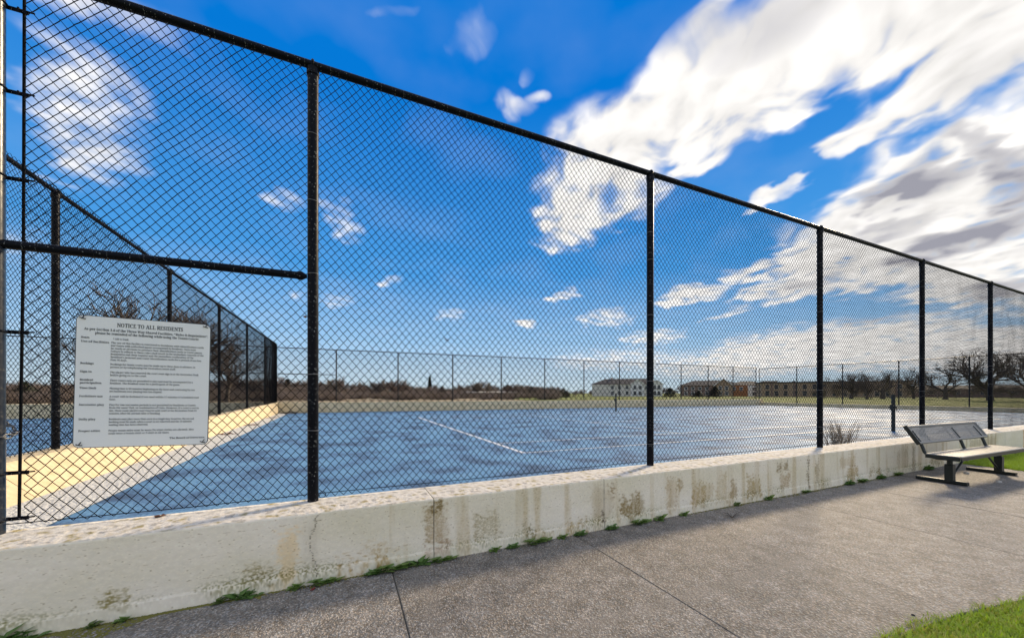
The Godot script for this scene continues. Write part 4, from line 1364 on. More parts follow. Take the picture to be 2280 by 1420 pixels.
func vegetation() -> void:
	var rn := RandomNumberGenerator.new()
	rn.seed = 900
	# bare trees: a few shapes, each tree set out on its own
	var small := []
	for k in 5:
		small.append(bare_tree(201 + k, 4, [0.75, 0.9, 0.6, 1.0, 0.8][k], 1.0, 0.036, 0.0075, 0.4, [M.bark, M.bark_red, M.bark_pale, M.bark_red, M.bark][k]))
	var big := []
	for k in 3:
		big.append(bare_tree(301 + k, 5, [0.85, 0.95, 0.75][k], [0.8, 0.55, 0.9][k], 0.028, 0.0010, [0.75, 0.5, 0.8][k], M.bark))
	var firs := []
	for k in 2:
		firs.append(conifer(401 + k, M.needle, [0.22, 0.13][k]))
	# behind the left fence
	var spots := [[Vector3(-20.22, -0.02, -55.16), 13.64, 12.0, 0, "tall bare tree behind the left fence, above the notice board"], [Vector3(-16.80, -0.02, -55.81), 12.63, 10.0, 1, "bare tree behind the left fence, just right of the tallest one there"], [Vector3(-14.66, -0.02, -61.42), 9.13, 9.0, 2, "smaller bare tree behind the left fence near the far corner"], [Vector3(-26.57, -0.02, -64.59), 12.02, 9.0, 1, "bare tree behind the notice board, left of the tallest one there"]]
	for s in spots:
		plant_tree("bare_tree", s[4], "tree", big[s[3]], s[0], s[1], s[2], s[1], "bare trees behind the left fence")
	# on the lawn to the right
	spots = [[Vector3(98.60, -0.02, -23.62), 9.72, 11.0, 1, "largest bare tree on the lawn, spreading behind the end of the near fence"], [Vector3(112.44, -0.02, -32.75), 6.73, 8.5, 0, "bare tree on the lawn left of the largest one"], [Vector3(111.91, -0.02, -22.02), 9.62, 11.0, 2, "bare tree at the right edge of the lawn"], [Vector3(123.37, -0.02, -40.99), 7.90, 9.0, 2, "bare tree on the lawn behind the near net post"], [Vector3(111.25, -0.02, -42.05), 6.79, 9.5, 0, "dense bare tree in front of the flat-roofed block"], [Vector3(112.21, -0.02, -48.20), 6.96, 10.0, 1, "bare tree before the flat-roofed block, leftmost on the lawn"], [Vector3(100.28, -0.02, -40.41), 4.69, 6.5, 2, "short bare tree between two taller ones on the lawn"]]
	for s in spots:
		plant_tree("bare_tree", s[4], "tree", big[s[3]], s[0], s[1], s[2], s[1] * 3.0, "bare trees on the lawn")
	var airy := []
	for k in 4:
		airy.append(bare_tree(351 + k, 5, [0.6, 0.8, 0.7, 0.95][k], 0.9, 0.024, 0.0016, [0.3, 0.5, 0.2, 0.4][k], M.bark_pale))
	var screen := [[Vector3(121.73, -0.02, -58.32), 3.71, "small bare tree, first from the left in the row behind the lawn"], [Vector3(124.08, -0.02, -56.37), 4.00, "small bare tree, second from the left in the row behind the lawn"], [Vector3(117.76, -0.02, -50.29), 4.37, "small bare tree, third from the left in the row behind the lawn"], [Vector3(124.95, -0.02, -49.44), 4.37, "small bare tree, fourth from the left in the row behind the lawn"], [Vector3(133.74, -0.02, -49.04), 6.24, "small bare tree, fifth from the left in the row behind the lawn"], [Vector3(132.39, -0.02, -45.50), 3.76, "small bare tree, sixth from the left in the row behind the lawn"], [Vector3(137.01, -0.02, -44.04), 3.67, "small bare tree, seventh from the left in the row behind the lawn"], [Vector3(141.25, -0.02, -42.51), 3.85, "small bare tree, eighth from the left in the row behind the lawn"], [Vector3(154.87, -0.02, -43.07), 3.86, "small bare tree, ninth from the left in the row behind the lawn"], [Vector3(155.64, -0.02, -40.38), 4.63, "small bare tree, tenth from the left in the row behind the lawn"], [Vector3(164.31, -0.02, -39.96), 5.50, "small bare tree, eleventh from the left in the row behind the lawn"], [Vector3(161.99, -0.02, -37.70), 4.95, "small bare tree, twelfth from the left in the row behind the lawn"], [Vector3(163.60, -0.02, -35.58), 5.62, "small bare tree, thirteenth from the left in the row behind the lawn"], [Vector3(156.67, -0.02, -32.35), 3.92, "small bare tree, fourteenth from the left in the row behind the lawn"]]
	for k in screen.size():
		var l: Array = screen[k]
		plant_tree("bare_tree", l[2], "tree", airy[(k * 3 + k / 4) % 4], l[0], l[1], l[1] * rn.randf_range(0.9, 1.6), k * 1.7, "row of small bare trees behind the lawn")
	# the wood beyond the field
	var line := [[Vector3(-108.45, -0.02, -178.17), 5.08, "distant bare tree, first from the left beyond the neighbouring court, far left bay"], [Vector3(-102.64, -0.02, -170.67), 5.00, "distant bare tree, second from the left beyond the neighbouring court, far left bay"], [Vector3(-138.24, -0.02, -232.71), 4.56, "distant bare tree, third from the left beyond the neighbouring court, far left bay"], [Vector3(-102.01, -0.02, -174.43), 4.25, "distant bare tree, fourth from the left beyond the neighbouring court, far left bay"], [Vector3(-98.07, -0.02, -169.68), 4.96, "distant bare tree, fifth from the left beyond the neighbouring court, far left bay"], [Vector3(-131.56, -0.02, -230.28), 4.56, "distant bare tree, sixth from the left beyond the neighbouring court, far left bay"], [Vector3(-122.82, -0.02, -218.68), 6.01, "distant bare tree, seventh from the left beyond the neighbouring court, far left bay"], [Vector3(-112.98, -0.02, -203.79), 4.60, "distant bare tree, eighth from the left beyond the neighbouring court, far left bay"], [Vector3(-121.25, -0.02, -222.78), 6.60, "distant bare tree, first from the left beyond the neighbouring court, second bay"], [Vector3(-109.76, -0.02, -205.04), 5.15, "distant bare tree, second from the left beyond the neighbouring court, second bay"], [Vector3(-99.65, -0.02, -188.54), 5.60, "distant bare tree, third from the left beyond the neighbouring court, second bay"], [Vector3(-112.93, -0.02, -218.15), 4.97, "distant bare tree, fourth from the left beyond the neighbouring court, second bay"], [Vector3(-112.52, -0.02, -220.58), 4.80, "distant bare tree, fifth from the left beyond the neighbouring court, second bay"], [Vector3(-107.07, -0.02, -214.47), 5.04, "distant bare tree, sixth from the left beyond the neighbouring court, second bay"], [Vector3(-95.30, -0.02, -194.14), 5.10, "distant bare tree, seventh from the left beyond the neighbouring court, second bay"], [Vector3(-82.59, -0.02, -170.70), 4.09, "distant bare tree, eighth from the left beyond the neighbouring court, second bay"], [Vector3(-71.70, -0.02, -150.20), 4.22, "distant bare tree, ninth from the left beyond the neighbouring court, second bay"], [Vector3(-87.74, -0.02, -186.86), 5.48, "distant bare tree, tenth from the left beyond the neighbouring court, second bay"], [Vector3(-102.03, -0.02, -221.20), 7.22, "distant bare tree, eleventh from the left beyond the neighbouring court, second bay"], [Vector3(-72.37, -0.02, -159.93), 4.92, "distant bare tree, twelfth from the left beyond the neighbouring court, second bay"], [Vector3(-75.90, -0.02, -170.75), 4.99, "distant bare tree, thirteenth from the left beyond the neighbouring court, second bay"], [Vector3(-80.75, -0.02, -185.16), 5.02, "distant bare tree, fourteenth from the left beyond the neighbouring court, second bay"], [Vector3(-63.18, -0.02, -147.28), 5.46, "distant bare tree, first from the left beyond the neighbouring court, third bay"], [Vector3(-78.34, -0.02, -187.51), 6.67, "distant bare tree, second from the left beyond the neighbouring court, third bay"], [Vector3(-63.10, -0.02, -154.24), 5.37, "distant bare tree, third from the left beyond the neighbouring court, third bay"], [Vector3(-77.17, -0.02, -191.92), 5.43, "distant bare tree, fourth from the left beyond the neighbouring court, third bay"], [Vector3(-75.29, -0.02, -193.34), 5.41, "distant bare tree, fifth from the left beyond the neighbouring court, third bay"], [Vector3(-61.23, -0.02, -160.12), 4.74, "distant bare tree, sixth from the left beyond the neighbouring court, third bay"], [Vector3(-62.21, -0.02, -167.89), 5.02, "distant bare tree, seventh from the left beyond the neighbouring court, third bay"], [Vector3(-70.55, -0.02, -196.22), 7.27, "distant bare tree, eighth from the left beyond the neighbouring court, third bay"], [Vector3(-59.20, -0.02, -168.56), 6.81, "distant bare tree, ninth from the left beyond the neighbouring court, third bay"], [Vector3(-69.87, -0.02, -204.59), 7.59, "distant bare tree, tenth from the left beyond the neighbouring court, third bay"], [Vector3(-46.35, -0.02, -138.70), 5.88, "distant bare tree, eleventh from the left beyond the neighbouring court, third bay"], [Vector3(-51.53, -0.02, -160.20), 6.44, "distant bare tree, twelfth from the left beyond the neighbouring court, third bay"], [Vector3(-63.66, -0.02, -203.00), 7.55, "distant bare tree, thirteenth from the left beyond the neighbouring court, third bay"], [Vector3(-41.92, -0.02, -137.58), 6.23, "distant bare tree, fourteenth from the left beyond the neighbouring court, third bay"], [Vector3(-53.26, -0.02, -179.93), 7.61, "distant bare tree, first from the left behind the bay left of the far corner"], [Vector3(-47.91, -0.02, -166.29), 6.99, "distant bare tree, second from the left behind the bay left of the far corner"], [Vector3(-38.21, -0.02, -139.71), 5.69, "distant bare tree, third from the left behind the bay left of the far corner"], [Vector3(-41.21, -0.02, -158.37), 5.45, "distant bare tree, fourth from the left behind the bay left of the far corner"], [Vector3(-36.36, -0.02, -146.09), 6.33, "distant bare tree, fifth from the left behind the bay left of the far corner"], [Vector3(-37.92, -0.02, -157.61), 7.15, "distant bare tree, sixth from the left behind the bay left of the far corner"], [Vector3(-41.59, -0.02, -183.97), 7.75, "distant bare tree, seventh from the left behind the bay left of the far corner"], [Vector3(-31.48, -0.02, -144.65), 6.95, "distant bare tree, eighth from the left behind the bay left of the far corner"], [Vector3(-29.60, -0.02, -142.42), 5.81, "distant bare tree, ninth from the left behind the bay left of the far corner"], [Vector3(-25.76, -0.02, -129.82), 5.41, "distant bare tree, tenth from the left behind the bay left of the far corner"], [Vector3(-35.43, -0.02, -190.83), 8.66, "distant bare tree, eleventh from the left behind the bay left of the far corner"], [Vector3(-28.49, -0.02, -167.40), 6.79, "distant bare tree, twelfth from the left behind the bay left of the far corner"], [Vector3(-24.27, -0.02, -155.87), 7.77, "distant bare tree, thirteenth from the left behind the bay left of the far corner"], [Vector3(-26.09, -0.02, -179.58), 6.73, "distant bare tree, fourteenth from the left behind the bay left of the far corner"], [Vector3(-18.54, -0.02, -143.78), 6.02, "distant bare tree, first from the left behind the first back bay"], [Vector3(-18.39, -0.02, -162.17), 6.41, "distant bare tree, second from the left behind the first back bay"], [Vector3(-16.18, -0.02, -161.91), 6.91, "distant bare tree, third from the left behind the first back bay"], [Vector3(-15.73, -0.02, -177.87), 7.00, "distant bare tree, fourth from the left behind the first back bay"], [Vector3(-14.12, -0.02, -180.06), 6.89, "distant bare tree, fifth from the left behind the first back bay"], [Vector3(-7.67, -0.02, -121.28), 4.94, "distant bare tree, sixth from the left behind the first back bay"], [Vector3(-9.35, -0.02, -177.76), 6.97, "distant bare tree, seventh from the left behind the first back bay"], [Vector3(-5.41, -0.02, -127.66), 5.77, "distant bare tree, eighth from the left behind the first back bay"], [Vector3(-4.47, -0.02, -162.17), 7.41, "distant bare tree, ninth from the left behind the first back bay"], [Vector3(-1.83, -0.02, -116.16), 5.48, "distant bare tree, first from the left behind the second back bay"], [Vector3(-0.94, -0.02, -168.42), 8.71, "distant bare tree, second from the left behind the second back bay"], [Vector3(1.92, -0.02, -161.50), 5.66, "distant bare tree, third from the left behind the second back bay"], [Vector3(4.53, -0.02, -166.10), 6.56, "distant bare tree, fourth from the left behind the second back bay"], [Vector3(5.83, -0.02, -132.46), 4.38, "distant bare tree, fifth from the left behind the second back bay"], [Vector3(8.66, -0.02, -139.68), 5.87, "distant bare tree, sixth from the left behind the second back bay"], [Vector3(8.28, -0.02, -113.48), 5.10, "distant bare tree, seventh from the left behind the second back bay"], [Vector3(14.25, -0.02, -160.88), 7.04, "distant bare tree, eighth from the left behind the second back bay"], [Vector3(13.23, -0.02, -131.05), 6.13, "distant bare tree, ninth from the left behind the second back bay"], [Vector3(12.90, -0.02, -109.97), 5.39, "distant bare tree, tenth from the left behind the second back bay"], [Vector3(15.52, -0.02, -113.29), 4.72, "distant bare tree, first from the left behind the third back bay"], [Vector3(23.20, -0.02, -152.19), 5.50, "distant bare tree, second from the left behind the third back bay"], [Vector3(22.38, -0.02, -134.42), 3.05, "distant bare tree, third from the left behind the third back bay"], [Vector3(20.24, -0.02, -112.94), 3.29, "distant bare tree, fourth from the left behind the third back bay"], [Vector3(26.87, -0.02, -133.96), 3.90, "distant bare tree, fifth from the left behind the third back bay"], [Vector3(32.70, -0.02, -147.26), 5.04, "distant bare tree, sixth from the left behind the third back bay"], [Vector3(27.93, -0.02, -114.38), 3.80, "distant bare tree, seventh from the left behind the third back bay"], [Vector3(33.43, -0.02, -125.58), 3.18, "distant bare tree, eighth from the left behind the third back bay"], [Vector3(41.86, -0.02, -149.04), 5.15, "distant bare tree, first from the left behind the fourth back bay"], [Vector3(37.80, -0.02, -127.94), 4.38, "distant bare tree, second from the left behind the fourth back bay"], [Vector3(46.80, -0.02, -148.61), 5.20, "distant bare tree, third from the left behind the fourth back bay"], [Vector3(38.31, -0.02, -116.71), 5.30, "distant bare tree, fourth from the left behind the fourth back bay"], [Vector3(47.57, -0.02, -136.89), 6.50, "distant bare tree, fifth from the left behind the fourth back bay"], [Vector3(40.45, -0.02, -111.74), 5.10, "distant bare tree, sixth from the left behind the fourth back bay"], [Vector3(52.39, -0.02, -137.80), 4.83, "distant bare tree, seventh from the left behind the fourth back bay"], [Vector3(53.09, -0.02, -132.06), 4.30, "distant bare tree, eighth from the left behind the fourth back bay"], [Vector3(60.15, -0.02, -143.13), 5.47, "distant bare tree, first from the left behind the fifth back bay"], [Vector3(49.66, -0.02, -111.23), 4.76, "distant bare tree, second from the left behind the fifth back bay"], [Vector3(59.18, -0.02, -125.48), 5.02, "distant bare tree, third from the left behind the fifth back bay"], [Vector3(64.73, -0.02, -132.52), 4.77, "distant bare tree, fourth from the left behind the fifth back bay"], [Vector3(51.31, -0.02, -100.09), 3.86, "distant bare tree, fifth from the left behind the fifth back bay"], [Vector3(70.16, -0.02, -132.36), 4.09, "distant bare tree, sixth from the left behind the fifth back bay"], [Vector3(61.40, -0.02, -109.95), 2.86, "distant bare tree, seventh from the left behind the fifth back bay"], [Vector3(70.12, -0.02, -121.03), 4.08, "distant bare tree, first from the left behind the sixth back bay"], [Vector3(81.22, -0.02, -135.05), 4.22, "distant bare tree, second from the left behind the sixth back bay"], [Vector3(65.99, -0.02, -105.15), 3.36, "distant bare tree, third from the left behind the sixth back bay"], [Vector3(58.14, -0.02, -90.19), 1.99, "distant bare tree, fourth from the left behind the sixth back bay"], [Vector3(84.56, -0.02, -125.41), 2.60, "distant bare tree, fifth from the left behind the sixth back bay"], [Vector3(66.85, -0.02, -94.62), 2.77, "distant bare tree, first from the left behind the seventh back bay"], [Vector3(109.08, -0.02, -148.99), 2.77, "distant bare tree, second from the left behind the seventh back bay"], [Vector3(117.86, -0.02, -154.56), 5.48, "distant bare tree, third from the left behind the seventh back bay"], [Vector3(117.06, -0.02, -147.85), 3.57, "distant bare tree, fourth from the left behind the seventh back bay"], [Vector3(122.46, -0.02, -149.17), 4.96, "distant bare tree, fifth from the left behind the seventh back bay"], [Vector3(119.91, -0.02, -140.07), 4.00, "distant bare tree, first from the left behind the eighth back bay"], [Vector3(128.02, -0.02, -143.59), 4.99, "distant bare tree, second from the left behind the eighth back bay"], [Vector3(124.58, -0.02, -136.05), 3.98, "distant bare tree, third from the left behind the eighth back bay"], [Vector3(137.48, -0.02, -144.05), 4.91, "distant bare tree, fourth from the left behind the eighth back bay"], [Vector3(138.97, -0.02, -141.41), 5.25, "distant bare tree, fifth from the left behind the eighth back bay"], [Vector3(128.30, -0.02, -126.81), 5.18, "distant bare tree, sixth from the left behind the eighth back bay"], [Vector3(142.73, -0.02, -136.73), 4.32, "distant bare tree, seventh from the left behind the eighth back bay"], [Vector3(149.92, -0.02, -139.71), 4.55, "distant bare tree, eighth from the left behind the eighth back bay"], [Vector3(136.64, -0.02, -124.37), 3.51, "distant bare tree, ninth from the left behind the eighth back bay"], [Vector3(155.70, -0.02, -136.36), 5.29, "distant bare tree, first from the left behind the gap between the townhouses"], [Vector3(143.03, -0.02, -122.07), 5.95, "distant bare tree, second from the left behind the gap between the townhouses"], [Vector3(161.03, -0.02, -134.16), 4.63, "distant bare tree, third from the left behind the gap between the townhouses"], [Vector3(149.60, -0.02, -120.50), 6.17, "distant bare tree, fourth from the left behind the gap between the townhouses"], [Vector3(167.61, -0.02, -131.67), 6.96, "distant bare tree, fifth from the left behind the gap between the townhouses"], [Vector3(165.86, -0.02, -126.01), 5.76, "distant bare tree, sixth from the left behind the gap between the townhouses"], [Vector3(161.11, -0.02, -118.06), 5.69, "distant bare tree, seventh from the left behind the gap between the townhouses"], [Vector3(159.88, -0.02, -114.62), 6.97, "distant bare tree, eighth from the left behind the gap between the townhouses"], [Vector3(162.83, -0.02, -113.89), 6.97, "distant bare tree, ninth from the left behind the gap between the townhouses"], [Vector3(170.00, -0.02, -114.70), 4.90, "distant bare tree, tenth from the left behind the gap between the townhouses"], [Vector3(182.81, -0.02, -119.61), 5.86, "distant bare tree, eleventh from the left behind the gap between the townhouses"], [Vector3(189.88, -0.02, -119.98), 5.84, "distant bare tree, twelfth from the left behind the gap between the townhouses"], [Vector3(188.82, -0.02, -116.00), 5.81, "distant bare tree, thirteenth from the left behind the gap between the townhouses"], [Vector3(187.45, -0.02, -112.00), 7.44, "distant bare tree, first from the left behind the flat-roofed block"], [Vector3(190.51, -0.02, -110.18), 7.83, "distant bare tree, second from the left behind the flat-roofed block"], [Vector3(202.06, -0.02, -114.41), 7.69, "distant bare tree, third from the left behind the flat-roofed block"], [Vector3(200.23, -0.02, -110.58), 5.91, "distant bare tree, fourth from the left behind the flat-roofed block"], [Vector3(195.66, -0.02, -105.52), 7.08, "distant bare tree, fifth from the left behind the flat-roofed block"], [Vector3(209.73, -0.02, -111.00), 8.73, "distant bare tree, sixth from the left behind the flat-roofed block"], [Vector3(195.43, -0.02, -99.97), 7.88, "distant bare tree, seventh from the left behind the flat-roofed block"], [Vector3(215.90, -0.02, -106.94), 8.38, "distant bare tree, eighth from the left behind the flat-roofed block"], [Vector3(210.01, -0.02, -101.23), 6.85, "distant bare tree, ninth from the left behind the flat-roofed block"], [Vector3(221.45, -0.02, -104.49), 6.38, "distant bare tree, tenth from the left behind the flat-roofed block"]]
	for k in line.size():
		var l: Array = line[k]
		plant_tree("bare_tree", l[2], "tree", small[k % 5], l[0], l[1], l[1] * rn.randf_range(0.9, 1.3), rn.randf() * TAU, "bare trees of the distant tree line")
	spots = [[Vector3(29.06, -0.02, -140.44), 7.71, 6.5, 1, "dark column-shaped conifer standing above the tree line"], [Vector3(34.60, -0.02, -143.43), 4.06, 7.0, 0, "squat dark conifer right of the column-shaped one"], [Vector3(-18.67, -0.02, -150.96), 6.31, 9.0, 0, "dark conifer in the tree line by the left corner of the back fence"], [Vector3(-5.18, -0.02, -150.37), 5.84, 7.0, 0, "conifer in the tree line behind the second back post"], [Vector3(51.90, -0.02, -119.20), 4.25, 8.0, 0, "dark conifer in the tree line right of the pale shed"]]
	for s in spots:
		plant_tree("conifer", s[4], "tree", firs[s[3]], s[0], s[1], s[2] * 1.6, s[1], "conifers beyond the back fence")
	spots = [[Vector3(96.04, -0.02, -88.37), 3.01, 9.0, "dark evergreen shrub between the two townhouses"], [Vector3(104.42, -0.02, -84.61), 2.13, 8.0, "left of two dark evergreens before the grey-roofed townhouse"], [Vector3(109.33, -0.02, -82.39), 3.59, 10.0, "right, taller of two dark evergreens before the grey-roofed townhouse"], [Vector3(59.76, -0.02, -93.73), 2.06, 8.0, "dark evergreen shrub left of the cream townhouse"], [Vector3(-47.51, -0.02, -87.17), 3.18, 7.0, "olive evergreen bush beyond the neighbouring court"]]
	var round_bush := conifer(410, M.evergreen, 0.45)
	for s in spots:
		plant_tree("evergreen_shrub", s[3], "shrub", round_bush if s[3].begins_with("olive") else conifer(411, M.needle, 0.42), s[0], s[1], s[2], 0.0, "evergreen shrubs")
	# brush along the field's edge: one mass
	var twig := Geo.new()
	for k in 70:
		var a := rn.randf() * TAU
		var from := Vector3(cos(a), 0, sin(a)) * rn.randf() * 0.5
		var to := from + Vector3(cos(a) * rn.randf_range(0.1, 0.7), rn.randf_range(0.4, 1.0), sin(a) * rn.randf_range(0.1, 0.7))
		var mid := from.lerp(to, 0.5) + Vector3(rn.randf_range(-0.1, 0.1), 0.1, rn.randf_range(-0.1, 0.1))
		twig.tube([from, mid, to], [0.02, 0.012, 0.003], 3, false)
		for q in 3:
			twig.tube([mid.lerp(to, q * 0.3), to + Vector3(rn.randf_range(-0.3, 0.3), rn.randf_range(-0.2, 0.2), rn.randf_range(-0.3, 0.3))], [0.008, 0.002], 3, false)
	var mm := MultiMesh.new()
	mm.transform_format = MultiMesh.TRANSFORM_3D
	mm.mesh = twig.mesh(M.brush)
	mm.instance_count = 620
	for k in 620:
		var ang := deg_to_rad(rn.randf_range(-38.0, 31.0))
		var dist := rn.randf_range(72.0, 150.0) if k > 200 else rn.randf_range(120.0, 165.0)
		var h := rn.randf_range(0.8, 1.8) if k > 200 else rn.randf_range(2.0, 3.8)
		mm.set_instance_transform(k, Transform3D(Basis(Vector3.UP, rn.randf() * TAU).scaled(Vector3(h * 1.7, h, h * 1.7)), Vector3(sin(ang) * dist, -0.05, -cos(ang) * dist)))
	var o := MultiMeshInstance3D.new()
	o.name = numbered("brush")
	o.multimesh = mm
	add_child(o)
	tag(o, "brown leafless brush covering the field beyond the back fence", "brush", "", "stuff")
	# dry shrub that grows inside the near fence
	var dry := Geo.new()
	for k in 90:
		var a := rn.randf() * TAU
		var from := Vector3(rn.randf_range(-0.35, 0.35), 0, rn.randf_range(-0.1, 0.1))
		var to := from + Vector3(cos(a) * rn.randf_range(0.05, 0.3), rn.randf_range(0.2, 0.6), sin(a) * rn.randf_range(0.05, 0.25))
		dry.tube([from, from.lerp(to, 0.5) + Vector3(0.02, 0.03, 0), to], [0.004, 0.003, 0.0015], 3, false)
		for q in 4:
			dry.tube([from.lerp(to, 0.4 + q * 0.15), to + Vector3(rn.randf_range(-0.12, 0.12), rn.randf_range(-0.12, 0.08), rn.randf_range(-0.1, 0.1))], [0.0022, 0.001], 3, false)
	one("dry_shrub", dry.mesh(M.bark_dry), "dry leafless shrub growing inside the near fence by its third post", "shrub", Vector3(8.75, 0.19, -3.95))
	# weeds in the joint between wall and path
	var kinds := [weed_mesh(501, 26, 0.075, M.leaf0), weed_mesh(502, 18, 0.07, M.leaf1), weed_mesh(503, 30, 0.06, M.leaf0), weed_mesh(504, 14, 0.055, M.leaf2), weed_mesh(505, 22, 0.05, M.leaf1)]
	var weeds := [[-1.586, 0, 1.25, "leafy green weed at the foot of the wall, at the left edge of the path"], [-1.307, 3, 0.7, "small flat weed right of the leftmost weed"], [-1.18, 4, 0.7, "tiny weed below the notice board at the wall foot"], [-0.728, 3, 0.8, "small weed just left of a rounder one, below the orange wall stain"], [-0.577, 0, 0.95, "round leafy weed left of the crack under the first post"], [-0.315, 4, 0.9, "low weed left of the wall crack, beside the red leaf"], [-0.14, 1, 1.15, "bright weed right at the wall crack"], [0.179, 2, 1.0, "weed between the wall crack and the first slab joint"], [0.336, 1, 1.5, "large weed where the first slab joint meets the wall"], [0.551, 0, 1.0, "weed left of the stained first wall joint"], [0.69, 1, 1.15, "weed with tall leaves under the stained first wall joint"], [1.123, 4, 0.9, "small weed right of the first wall joint"], [1.287, 2, 0.9, "low spreading weed next to a broad-leaved one"], [1.52, 1, 1.5, "broad-leaved bright weed halfway along the second wall section"], [1.78, 4, 0.9, "small dark weed right of the broad-leaved one"], [1.97, 2, 1.0, "weed left of the second wall joint"], [2.332, 2, 1.1, "weed under the left edge of the square brown stain"], [2.70, 1, 1.4, "bright weed under the right edge of the square brown stain"], [2.95, 4, 1.3, "low weed right of the square brown stain"], [3.3, 4, 1.0, "small weed at the wall foot before the twig"], [4.162, 3, 0.9, "small weed beyond the twig on the path"], [4.75, 4, 1.2, "low weed halfway between twig and third wall joint"], [5.55, 1, 1.0, "bright weed under the dark third wall joint"], [6.598, 2, 1.5, "weed furthest left of the row before the bench"], [6.969, 1, 1.4, "bright weed second in the row before the bench"], [7.497, 2, 1.5, "weed third in the row before the bench"], [8.068, 1, 1.4, "weed beside the near foot of the bench"], [9.1, 2, 1.9, "weed clump under the bench"]]
	for wd in weeds:
		var t := one("weed", kinds[wd[1]], wd[3], "weed", Vector3(wd[0], -0.004, -2.868), 0.0, "weeds in the wall joint")
		t.scale = Vector3.ONE * wd[2] * Vector3(1.3, 1.15, 1.2)
	# moss and dirt in the joint at the foot of the wall
	var clump := Geo.new()
	for k in 7:
		var a := TAU * k / 7.0
		var b := TAU * (k + 1) / 7.0
		clump.tri(Vector3(0, 0.006, 0), Vector3(cos(b) * 0.008, 0, sin(b) * 0.008), Vector3(cos(a) * 0.008, 0, sin(a) * 0.008))
	var mossy := MultiMesh.new()
	mossy.transform_format = MultiMesh.TRANSFORM_3D
	mossy.mesh = clump.mesh(M.moss)
	mossy.instance_count = 5200
	var patchy := noise(FastNoiseLite.TYPE_SIMPLEX, 1.6, 3, 96)
	for k in 5200:
		var x := rn.randf_range(-2.6, 9.5) if k < 2600 else rn.randf_range(-2.4, -0.5)
		var reach := 0.02 + (0.16 if x < -0.5 else 0.05) * maxf(0.0, 0.3 + patchy.get_noise_1d(x))
		var z := -2.882 + reach * pow(rn.randf(), 1.6)
		var s := rn.randf_range(0.35, 1.2)
		mossy.set_instance_transform(k, Transform3D(Basis(Vector3.UP, rn.randf() * TAU).scaled(Vector3(s, s * rn.randf_range(0.5, 1.0), s)), Vector3(x, -0.001, z)))
	var mo := MultiMeshInstance3D.new()
	mo.name = numbered("moss")
	mo.multimesh = mossy
	add_child(mo)
	tag(mo, "yellowish moss in the joint between wall and path", "moss", "", "stuff")
	# grass: the verge by the path and the strip behind the bench
	var green := tuft_mesh(601, 7, 0.045, M.blade)
	var dryish := tuft_mesh(602, 6, 0.042, M.blade_dry)
	var a1 := PackedVector3Array()
	var a2 := PackedVector3Array()
	var edge := noise(FastNoiseLite.TYPE_SIMPLEX, 2.2, 3, 95)
	for k in 64000:
		var x := rn.randf_range(1.2, 7.5)
		var z := rn.randf_range(-1.0, 0.5)
		if z < path_edge(x) - 0.015 + 0.05 * edge.get_noise_1d(x * 2.0):
			continue
		if x > 4.6 and rn.randf() < 0.6:
			continue
		(a2 if rn.randf() < 0.3 + 0.3 * edge.get_noise_2d(x * 0.7, z * 0.7) else a1).append(Vector3(x, -0.022, z))
	grass("bright green grass verge on the near side of the path", green, a1, 1)
	grass("yellowish dry grass blades mixed into the near verge", dryish, a2, 2)
	var b1 := PackedVector3Array()
	for k in 17000:
		var x := rn.randf_range(10.4, 19.0)
		var z := rn.randf_range(-2.87, -2.08)
		if x < 10.46 + 0.12 * edge.get_noise_1d(z * 3.0):
			continue
		b1.append(Vector3(x, -0.022, z))
	grass("bright green grass between wall and path beyond the bench", tuft_mesh(603, 7, 0.07, M.blade), b1, 3)


